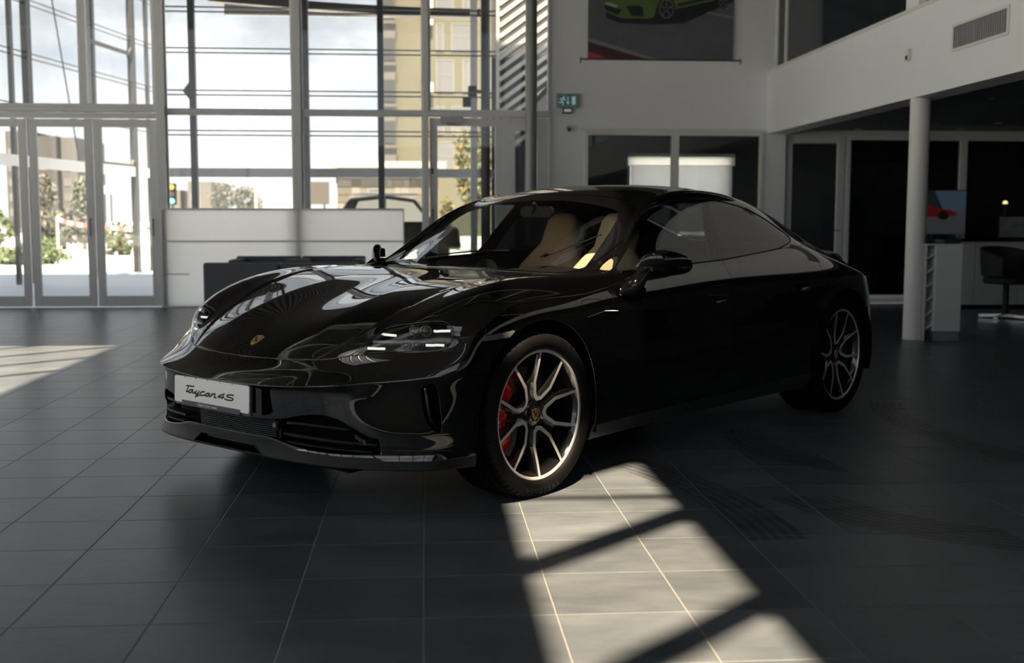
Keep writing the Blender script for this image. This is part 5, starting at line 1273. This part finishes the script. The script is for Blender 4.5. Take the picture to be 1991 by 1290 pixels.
# brochure stand beside the column
bs = empty('brochure_stand', (0, 0, 0)); tag(bs, 'white brochure cabinet with side pockets beside the round column', 'cabinet')
CW = M('cabinet_white', (.62, .62, .63), .4)
MB().box(4.93, 5.20, 6.28, 6.68, .09, .925).build('body', CW, bs, bevel=.004); MB().box(4.95, 5.19, 6.30, 6.66, 0, .09).build('plinth', M('plinth_grey', (.20, .21, .23), .5), bs); MB().box(4.84, 5.205, 6.275, 6.685, .925, .94).build('top', CW, bs)
for q in range(6):
    z = .10+q*.138; MB().prism([(4.855, z), (4.93, z+.05), (4.93, z+.062), (4.855, z+.012)], lambda a, b, d: (a, d, b), 6.30, 6.66).build('pocket', CW, bs)
MB().box(4.845, 4.85, 6.29, 6.67, .0, .925).build('pocket_back', M('pocket_back', (.35, .35, .36), .5), bs)
tr_ = empty('brochure_tray', (5.02, 6.45, .94)); tag(tr_, 'clear acrylic tray of brochures on the white cabinet', 'tray')
AC = thin_glass('acrylic', (.75, .8, .85), 1.5)
mb = MB(); mb.box(-.17, .17, -.14, -.136, 0, .085); mb.box(-.17, .17, .136, .14, 0, .085); mb.box(-.17, -.166, -.136, .136, 0, .085); mb.box(.166, .17, -.136, .136, 0, .085); mb.build('wall', AC, tr_); MB().box(-.165, .165, -.135, .135, 0, .004).build('base', AC, tr_)
for q, x in enumerate((-.11, 0, .10)): br = MB().box(5.02+x-.045, 5.02+x+.045, 6.40, 6.52, .945, .99-.01*q).build('brochure', M('brochure%d' % q, [(.05, .06, .08), (.35, .36, .38), (.10, .11, .12)][q], .4)); tag(br, ['dark blue brochure stack in the acrylic tray', 'light grey brochure stack in the acrylic tray', 'charcoal brochure stack in the acrylic tray'][q], 'brochures')
# display with a red car
ds = empty('display_panel', (6.40, 9.6, 0)); tag(ds, 'display panel showing a red sports car under a blue sky', 'display')
MB().box(-.30, .42, 0, .03, .985, 1.545).build('frame', MATTE, ds); py = -.002
def dp(n, poly, c, k_): MB().prism(poly, xz, py-.0006*k_-.0004, py-.0006*k_).build(n, M('disp_'+n, c, .5, emit=c, estr=.08), ds)
dp('sky', [(-.28,1.25),(.41,1.27),(.41,1.535),(-.28,1.535)], (.07, .11, .16), 0); dp('road', [(-.28,.995),(.41,.995),(.41,1.28),(-.28,1.25)], (.08, .085, .09), 1); dp('mast', [(-.2,1.25),(-.1,1.535),(.0,1.535),(.12,1.28)], (.02, .025, .03), 2)
dp('red_car', [(-.28,1.22),(.1,1.20),(.28,1.22),(.30,1.26),(.20,1.295),(.05,1.31),(-.06,1.36),(-.28,1.36)], (.14, .008, .010), 3)
dp('red_car_wheel', [(.12+.07*math.cos(a), 1.225+.055*math.sin(a)) for a in np.linspace(0, 2*PI, 20, endpoint=False)], (.006, .006, .006), 4)
MB().box(-.02, .02, .03, .06, 0, 1.3).build('stand_pole', DFRAME, ds); MB().box(-.25, .25, -.12, .2, 0, .02).build('stand_foot', DFRAME, ds)
# counter with picture, chair, lamp
ct = empty('counter', (0, 0, 0)); tag(ct, 'white fronted counter with a black top under the mezzanine', 'counter')
mb = MB()
for q in range(4): MB().box(6.66+q*.60, 7.25+q*.60, 10.2, 10.24, .05, .885).build('front_panel', CW, ct)
MB().box(6.62, 9.1, 10.12, 10.8, .885, .925).build('worktop', GLOSSBLK, ct, bevel=.004); MB().box(6.66, 9.05, 10.24, 10.78, 0, .885).build('carcass', MATTE, ct)
pf = empty('picture_frame', (7.85, 10.35, .925)); tag(pf, 'grey picture leaning on the black counter top', 'picture')
MB().box(-.22, .22, 0, .02, 0, .30).build('frame', SATIN, pf); MB().box(-.205, .205, -.002, 0, .015, .285).build('print', M('pic_grey', (.30, .31, .32), .5, noise=.7, nscale=9), pf)
lm = empty('table_lamp', (7.79, 10.5, .925)); tag(lm, 'tiny warm glowing lamp on the counter', 'lamp')
MB().cyl((0, 0, 0), .05, 0, .01, 16).build('base', DFRAME, lm); MB().tube([(0, 0, 0), (0, 0, .46)], .006, 8).build('stem', DFRAME, lm); MB().cyl((0, 0, 0), .035, .46, .50, 16, r2=.02).build('shade', M('lamp_glow', (.8, .6, .3), .5, emit=(1, .72, .36), estr=.5), lm)
ch = empty('swivel_chair', (6.86, 8.6, 0), R_(20)); tag(ch, 'black tub swivel chair in front of the white counter', 'chair')
BK = M('chair_black', (.008, .008, .009), .7)
V = []; NA = 25
for i in range(NA):
    a = R_(-125+250*i/(NA-1)); hgt = .86-.16*abs(math.sin(a/2))**3
    for r, z in ((.20, .47), (.29, .52), (.315, hgt-.02), (.30, hgt), (.275, hgt-.02), (.25, .54)): V.append((r*math.sin(a), r*math.cos(a)*.95, z))
F = [(i*6+q, i*6+(q+1) % 6, (i+1)*6+(q+1) % 6, (i+1)*6+q) for i in range(NA-1) for q in range(6)]+[tuple(range(6)), tuple((NA-1)*6+q for q in range(6))]
MB().add(V, F, True).build('shell', BK, ch); MB().cyl((0, 0, 0), .26, .42, .50, 28).build('seat', BK, ch, bevel=.02); MB().cyl((0, 0, 0), .035, .05, .42, 16).build('stem', BK, ch)
mb = MB()
for q in range(4): a = PI/2*q+.4; mb.bar((0, 0, .05), (.30*math.cos(a), .30*math.sin(a), .03), .05, .03)
mb.build('foot', CHROME, ch)
# roller blind in the office
bl = empty('roller_blind', (0, 0, 0)); tag(bl, 'white roller blind half down over the office window', 'blind')
BLM = M('blind_white', (.75, .76, .78), .8); MB().box(3.19, 4.90, 13.50, 13.56, 2.15, 2.20).build('cassette', BLM, bl)
BT = bpy.data.materials.new('blind_cloth'); BT.use_nodes = True; nt = BT.node_tree; nt.nodes.clear(); o_ = nt.nodes.new('ShaderNodeOutputMaterial'); tl = nt.nodes.new('ShaderNodeBsdfTranslucent'); tl.inputs[0].default_value = (.42, .43, .45, 1); nt.links.new(tl.outputs[0], o_.inputs[0])
MB().add([(3.24, 13.50, 1.0), (4.86, 13.50, 1.0), (4.86, 13.50, 2.02), (3.24, 13.50, 2.02)], [(0, 1, 2, 3)]).build('cloth', BT, bl); BT2 = BT.copy(); BT2.node_tree.nodes['Translucent BSDF'].inputs[0].default_value = (.95, .95, .95, 1); MB().add([(3.19, 13.49, 2.01), (4.90, 13.49, 2.01), (4.90, 13.49, 2.15), (3.19, 13.49, 2.15)], [(0, 1, 2, 3)]).build('cassette_lit_band', BT2, bl); MB().box(3.24, 4.86, 13.49, 13.51, .98, 1.0).build('bottom_bar', BLM, bl)  # lit look of the cassette is put into the paler BT2 cloth
# mezzanine office bits
cb = MB().box(6.2, 7.5, 8.2, 9.4, 3.12, 4.25).build('cupboard', M('cup_dark', (.03, .035, .04), .5), bevel=.01); tag(cb, 'dark low cupboard behind the mezzanine glass', 'cupboard')
cb2 = MB().box(6.6, 7.4, 7.2, 7.9, 3.12, 4.4).build('cupboard', M('cup_green', (.10, .13, .11), .5), bevel=.01); tag(cb2, 'grey green cupboard behind the mezzanine glass', 'cupboard')
# ---------------------------------------------------------------- outside
GRD = M('paving', (.64, .68, .74), .85, noise=.15, nscale=.6); struct(MB().box(-150, 150, YB+.26, 400, -.20, -.03).build('ground', GRD), 'pale paved forecourt outside')
struct(MB().box(-150, -12.5, -60, YB+.26, -.20, -.03).build('ground_left', GRD)); struct(MB().box(-12.5, 60, -60, -10.25, -.20, -.03).build('ground_front', GRD))
# outer screen of rods behind the back glazing
SC2 = empty('facade_screen'); struct(SC2, 'outer screen of posts and twin rods behind the glazing')
YO = 12.4
for x in (-3.26, -1.67, -.605): MB().box(x-.045, x+.045, YO-.05, YO+.05, 0, CZ).build('screen_post', DFRAME, SC2)
for z in (6.5, 5.9, 5.3, 4.7, 4.12, 3.55, 2.96, 2.395):
    for dz in (-.032, .032): MB().tube([(-3.62, YO, z+dz), (1.05, YO, z+dz)], .011, 6).build('screen_rod', DFRAME, SC2)
MB().box(-3.75, 1.05, 12.95, 13.1, 1.79, 1.92).build('screen_beam', FRAME, SC2)
for z in (4.62, 2.98): MB().prism([(-3.40, z), (-3.30, z+.13), (-3.30, z-.13)], lambda a, b, d: (a, d, b), YO-.03, YO+.03).build('brace_gusset', DFRAME, SC2)
for x0 in (-1.3, -.2, .7): MB().box(x0, x0+.02, 12.93, 12.95, 1.70, 1.79).build('beam_hook', OFFW, SC2)
oc = MB().cyl((.925, 12.8, 0), .07, -.03, CZ, 20).build('column', M('col_dark', (.035, .04, .046), .4)); tag(oc, 'dark round steel column outside behind the glass exit door', 'column')
op = MB().box(.70, .80, 12.75, 12.85, -.03, 8.3).build('facade_post', FRAME); tag(op, 'square grey facade post beside the dark outdoor column', 'post')
fl = empty('flood_light', (.72, 12.6, 2.98)); tag(fl, 'two black flood lights clamped to the outdoor post', 'flood light')
MB().box(-.06, .06, -.06, .06, -.02, .13).build('lamp_head', MATTE, fl, bevel=.01); MB().box(-.14, -.02, -.05, .05, -.17, -.04).build('lamp_head', MATTE, fl, bevel=.01); MB().bar((.05, 0, .05), (.17, 0, .05), .04, .05).build('bracket', DFRAME, fl)
# slanting louvre screen beyond the exit door
ls = empty('louvre_screen', (0, 0, 0)); tag(ls, 'outdoor screen of bright slanting metal louvres beside the white wall', 'louvres')
LM = M('louvre_metal', (.62, .62, .62), .35, .5)
for q in range(26):
    z = 2.2+q*.17; MB().bar((1.22, 14.2, z), (2.10, 14.2, z+.64), .02, .065).build('slat', LM, ls)
MB().box(1.17, 1.22, 14.16, 14.24, -.03, 6.5).build('side_post', LM, ls); MB().box(2.10, 2.15, 14.16, 14.24, -.03, 6.5).build('side_post', LM, ls); MB().box(1.1, 2.3, 14.30, 14.33, -.03, 7.2).build('back_sheet', M('screen_back', (.05, .055, .065), .7), ls)
cn = empty('canopy', (0, 0, 0)); tag(cn, 'pale curved entrance canopy above the outdoor screen', 'canopy')
V = []
for i in range(13):
    x = -3.2+i*.34; z = 4.42-.18*math.sin(i/12*PI*.5); V += [(x, 13.4, z), (x, 14.3, z+.10), (x, 14.3, z+.2), (x, 13.4, z+.12)]
F = [(4*i+q, 4*i+(q+1) % 4, 4*i+4+(q+1) % 4, 4*i+4+q) for i in range(12) for q in range(4)]+[(0, 1, 2, 3), (48, 49, 50, 51)]
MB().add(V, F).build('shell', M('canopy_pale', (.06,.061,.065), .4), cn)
MB().box(-3.1, .9, 14.22, 14.3, 4.36, 4.5).build('edge_beam', FRAME, cn)
# apartment block
def block(name, lab, x0, x1, y, h, col, wins, depth=14, wm=None, sill=.0, roof=None, cat='building'):
    b = empty(name, (x0, y, -.03)); tag(b, lab, cat)
    MB().box(0, x1-x0, 0, depth, 0, h).build('wall', M(name+'_wall_%d' % int(abs(x0*10)), col, .85, noise=.04, nscale=.5), b)
    wmt = wm or M('far_glass_%d' % int(abs(x0*10)), (.11, .117, .13), .3); fr_ = M('far_frame_%d' % int(abs(x0*10)), (.15, .15, .15), .6)
    for (a, c_, z0, z1) in wins:
        w = MB(); t = .07; w.box(a-x0, c_-x0, -.05, 0, z0, z0+t); w.box(a-x0, c_-x0, -.05, 0, z1-t, z1); w.box(a-x0, a-x0+t, -.05, 0, z0+t, z1-t); w.box(c_-x0-t, c_-x0, -.05, 0, z0+t, z1-t); w.box(a-x0+t, c_-x0-t, -.04, 0, (z0*.45+z1*.55)-.03, (z0*.45+z1*.55)+.03)
        wo = w.build('window', fr_, b); MB().box(a-x0+t, c_-x0-t, -.02, -.005, z0+t, z1-t).build('pane', wmt, wo)
    if roof: MB().box(-.2, x1-x0+.2, -.2, depth+.2, h, h+.4).build('roof', roof, b)
    return b
wn = []
for fl_ in range(8):
    zt = 4.2+2.75*fl_
    if fl_ % 2 == 0: wn += [(.84, 2.07, zt, zt+2.25), (2.64, 3.12, zt, zt+2.25), (4.2, 5.4, zt, zt+2.25)]
    else: wn += [(.84, 1.39, zt, zt+1.9), (1.88, 3.20, zt, zt+1.9), (4.2, 4.7, zt, zt+1.9)]
ab = block('apartment_block', 'tall olive yellow apartment block with pale window frames beyond the glazing', -1.84, 9.0, 75, 26, (.085, .085, .066), wn)
gy = empty('stair_tower', (-2.75, 74.6, -.03)); tag(gy, 'narrow grey balcony tower at the corner of the yellow apartment block', 'building')
MB().box(0, .9, 0, 8, 0, 26).build('wall', M('tower_grey', (.08, .08, .083), .8), gy)
for q in range(9): MB().box(.05, .85, -.06, 0, 3.5+2.75*q, 5.0+2.75*q).build('pane', M('tower_glass', (.035, .038, .042), .4) if q == 0 else bpy.data.materials['tower_glass'], gy); MB().box(-.15, .95, -.25, 0, 3.2+2.75*q, 3.42+2.75*q).build('ledge', M('ledge', (.07, .07, .07), .8) if q == 0 else bpy.data.materials['ledge'], gy)
au = empty('air_conditioner', (-.1, 74.7, 13.2)); tag(au, 'white air conditioner boxes on the yellow block wall', 'air conditioner')
for q in range(3): MB().box(0, .75, -.25, 0, q*.95-3.6 if q == 0 else q*.95, q*.95+.7-3.6 if q == 0 else q*.95+.7).build('unit', STEELW, au, bevel=.03)
hs = block('stone_house', 'low pale stone house with patchy wall below the grey beam', -3.67, .6, 45, 3.35, (.11, .105, .095), [(-2.4, -1.7, 1.4, 2.5)], depth=6)
random.seed(3)
SB = [M('stone%d' % q, c_, .9) for q, c_ in enumerate(((.12, .112, .10), (.085, .08, .072), (.145, .14, .13)))]
for r in range(9):
    x = .05
    while x < 4.1:
        w = random.uniform(.25, .6)
        if not (1.2 < x+w and x < 2.05 and 3 <= r <= 7): MB().box(x, min(4.2, x+w-.03), -.03, 0, .25+r*.33, .25+r*.33+.29).build('stone', random.choice(SB), hs)
        x += w
MB().box(-.3, 4.6, -.5, 6.3, 3.35, 3.6).build('roof', M('house_roof', (.30, .29, .28), .8), hs)
bb = empty('billboard', (-6.0, 60, 0)); tag(bb, 'grey brown billboard standing beyond the glazing', 'billboard')
MB().box(-.78, .78, 0, .15, 1.95, 3.2).build('board', M('board', (.06, .056, .053), .8), bb)
for x in (-.5, .5): MB().box(x-.06, x+.06, .02, .14, -.03, 1.95).build('post', DFRAME, bb)
def tower(x0, x1, h, y, c_, lab):
    ww = []; n = max(1, int((x1-x0)/1.1))
    for r in range(int(h/1.3)-1):
        for q in range(n): ww.append((x0+.2+q*(x1-x0-.2)/n, x0+.2+q*(x1-x0-.2)/n+.5, 1.4+r*1.2, 2.0+r*1.2))
    return block('tower_block', lab, x0, x1, y, h, c_, ww, depth=8)
tower(-30.5, -29.0, 7.7, 90, (.045,.046,.05), 'dark grey tower block seen through the middle glass door'); tower(-28.95, -27.7, 7.65, 91, (.08,.081,.085), 'light grey tower block beside the dark one'); tower(-33.6, -31.6, 8.2, 92, (.06,.061,.065), 'grey tower block seen through the leftmost glass pane')
tower(-18.9, -17.0, 4.15, 90, (.095,.094,.096), 'pale grey block on the skyline above the white partition'); tower(-22.5, -20.5, 3.6, 95, (.11,.108,.105), 'distant cream block behind the corner post')
def pole(x, y, h, lab, lamp=False):
    p = empty('lamp_post', (x, y, -.03)); tag(p, lab, 'lamp post'); MB().tube([(0, 0, 0), (0, 0, h)], [.09, .05], 8).build('pole', M('pole_grey', (.30, .30, .31), .6) if 'pole_grey' not in bpy.data.materials else bpy.data.materials['pole_grey'], p); MB().tube([(0, 0, h), (.6, 0, h+.2)], .04, 6).build('arm', bpy.data.materials['pole_grey'], p); MB().box(.5, .9, -.1, .1, h+.14, h+.26).build('lantern', bpy.data.materials['pole_grey'], p)
pole(-8.5, 55, 4.6, 'grey lamp post on the skyline right of the pale block'); pole(-14.2, 70, 4.2, 'thin lamp post behind the rightmost glass door'); pole(-6.2, 75, 3.9, 'thin lamp post left of the billboard')
tl_ = empty('traffic_light', (-9.45, 40, -.03)); tag(tl_, 'traffic light showing green beside the corner post', 'traffic light')
MB().tube([(0, 0, 0), (0, 0, 2.5)], .05, 8).build('pole', DFRAME, tl_); MB().box(-.14, .14, -.12, .1, 1.72, 2.52).build('case', MATTE, tl_, bevel=.02)
for z, c_, e in ((2.38, (.5, .22, .02), .6), (2.12, (.03, .03, .03), 0), (1.86, (.1, .8, .35), 1.5)): MB().cyl((0, -.13, z), .09, -.02, .02, 16, axis='Y').build('lamp', M('tl_%d' % int(z*100), c_, .4, emit=c_, estr=e), tl_)
# greenery
def foliage(name, lab, cat, c, rx, ry, rz, n, cols, trunk=True, leaf=.16, grp=None):
    t = empty(name, (c[0], c[1], -.03)); tag(t, lab, cat, grp)
    mats = [M('leaf_%d_%d' % (int(c[0]*10), q), cc, .8) for q, cc in enumerate(cols)]
    rs = np.random.RandomState(int(abs(c[0]*100)) % 9999); per = n//len(cols)
    for mt in mats:
        d = rs.normal(size=(per, 3)); d /= np.linalg.norm(d, axis=1)[:, None]; r = rs.uniform(.35, 1, (per, 1))**.5; lump = 1+.22*np.sin(d[:, :1]*5+c[0])*np.cos(d[:, 2:]*4+1)
        P_ = d*r*lump*np.array([rx, ry, rz])+np.array([0, 0, c[2]]); P_[:, 2] = np.maximum(P_[:, 2], .05); V = []; F = []
        for p in P_:
            a = rs.normal(size=3); a /= np.linalg.norm(a); b = np.cross(a, rs.normal(size=3)); b /= np.linalg.norm(b); s_ = leaf*rs.uniform(.6, 1.3); o = len(V)
            V += [tuple(p-a*s_), tuple(p+b*s_*.45), tuple(p+a*s_), tuple(p-b*s_*.45)]; F.append((o, o+1, o+2, o+3))
        MB().add(V, F).build('foliage', mt, t, fix=False)
    if trunk: MB().tube([(0, 0, 0), (.05, 0, c[2]*.5), (0, .03, c[2])], [.10, .07, .04], 8).build('trunk', M('bark', (.10, .075, .055), .9) if 'bark' not in bpy.data.materials else bpy.data.materials['bark'], t)
GR = [(.085, .12, .06), (.11, .14, .08), (.06, .085, .045)]; GY = [(.12, .125, .115), (.09, .095, .085), (.15, .155, .145)]; YL = [(.15, .125, .055), (.09, .10, .055), (.12, .10, .05)]
foliage('conifer', 'dark conifer seen through the glass door leaf left of the pair', 'tree', (-12.75, 40, 1.75), .42, .42, 1.05, 900, [(.16, .17, .15), (.10, .12, .09)], leaf=.13)
foliage('shrub', 'big grey green shrub behind the middle glass door', 'shrub', (-12.3, 36, .85), 1.25, .9, .62, 1200, GY, leaf=.13)
foliage('shrub', 'green clipped shrub with yellow tips beside the striped tape', 'shrub', (-11.9, 32.2, .36), .55, .5, .32, 700, GR, False, .10)
foliage('shrub', 'low spreading green shrub on the forecourt at far left', 'shrub', (-10.6, 26.5, .20), 1.3, .7, .26, 900, GR, False, .10); foliage('shrub', 'dark green shrub behind the leftmost pane', 'shrub', (-14.6, 36, .9), .7, .6, .6, 600, GR, True, .12)
foliage('shrub', 'green and yellow shrub behind the striped tape at the door edge', 'shrub', (-9.9, 34, .55), .55, .5, .52, 600, GR+[YL[0]], True, .10)
foliage('tree', 'yellow and green autumn tree seen through the glass exit door', 'tree', (1.85, 38, 3.0), .75, .7, 1.6, 1500, YL+[GR[1]], True, .13); foliage('shrub', 'small yellow cypress beyond the glass exit door', 'shrub', (.75, 34, 1.35), .22, .22, .55, 400, YL, True, .09)
foliage('tree', 'small bare grey tree on the skyline over the white partition', 'tree', (-12.6, 70, 2.6), .9, .8, .9, 700, GY, True, .14); foliage('tree', 'rounded grey tree on the skyline left of the lamp post', 'tree', (-10.0, 62, 2.2), .8, .8, .8, 700, GY, True, .14); foliage('tree', 'dark tree right of the dark tower block', 'tree', (-20.6, 60, 2.6), .8, .8, 1.0, 700, GY, True, .16)
# striped tape
tp = empty('barrier_tape', (0, 0, 0)); tag(tp, 'red and white barrier tape strung between short posts outside', 'tape')
tpt = [(-11.25, 32, 1.16), (-10.1, 32.2, .97), (-8.4, 32.0, .88), (-6.8, 32, .85)]
TR, TW = M('tape_red', (.55, .10, .09), .6), M('tape_white', (.8, .78, .76), .6)
for (a, b) in zip(tpt, tpt[1:]):
    n = 8
    for q in range(n):
        p0 = Vector(a).lerp(Vector(b), q/n); p1 = Vector(a).lerp(Vector(b), (q+1)/n); sg_ = lambda t: -.08*4*t*(1-t)
        p0.z += sg_(q/n); p1.z += sg_((q+1)/n); MB().bar(p0, p1, .01, .11).build('stripe', TR if q % 2 else TW, tp)
for p in tpt: MB().tube([(p[0], p[1], -.03), (p[0], p[1], p[2]+.08)], .03, 8).build('post', TW, tp)
# signs, kerb planter, parked car
sg = empty('shop_sign', (-17.0, 60, 0)); tag(sg, 'blue and white shop sign beyond the rightmost glass door', 'sign'); MB().box(-.45, .45, 0, .1, 2.5, 2.95).build('board', M('sign_blue', (.25, .30, .55), .6), sg); MB().box(-.05, .05, .02, .1, -.03, 2.5).build('post', DFRAME, sg)
for q, x in enumerate((-.28, -.02, .24)): MB().box(x, x+.12, -.02, 0, 2.58, 2.87).build('lettering', TW, sg)
kb = MB().prism([(-14.5, 33.2), (-10.6, 33.2), (-10.2, 34.5), (-15, 35)], lambda a, b, d: (a, b, d), -.03, .14).build('kerb_bed', M('kerb', (.60, .58, .55), .85)); tag(kb, 'pale kerbed planting bed under the shrubs outside', 'planter')
sv = empty('parked_car', (-.75, 23.2, -.03), R_(0)); tag(sv, 'dark off-road vehicle parked outside behind the shorter partition', 'car')
prof = [(-2.2, .45), (-2.25, .95), (-1.9, 1.08), (-1.35, 1.12), (-.95, 1.68), (-.2, 1.76), (.55, 1.66), (1.0, 1.10), (1.55, 1.0), (1.62, .5)]
MB().prism(prof, lambda a, b, d: (a, d, b), -.85, .85).build('body', GLOSSBLK, sv, bevel=.06)
MB().prism([(-.95, 1.14), (-.75, 1.60), (-.2, 1.66), (-.2, 1.14)], lambda a, b, d: (a, d, b), -.865, .865).build('side_window', M('suv_glass', (.10, .11, .12), .1), sv); MB().prism([(-.12, 1.14), (-.12, 1.66), (.5, 1.58), (.86, 1.14)], lambda a, b, d: (a, d, b), -.865, .865).build('side_window', bpy.data.materials['suv_glass'], sv)
for x in (-1.45, .95):
    for y in (-.8, .8): MB().cyl((x, y, .38), .38, -.12, .12, 24, axis='Y').build('wheel', RUBBER, sv)
MB().box(-.9, .6, -.7, .7, 1.74, 1.79).build('roof_rack', CHROME, sv)
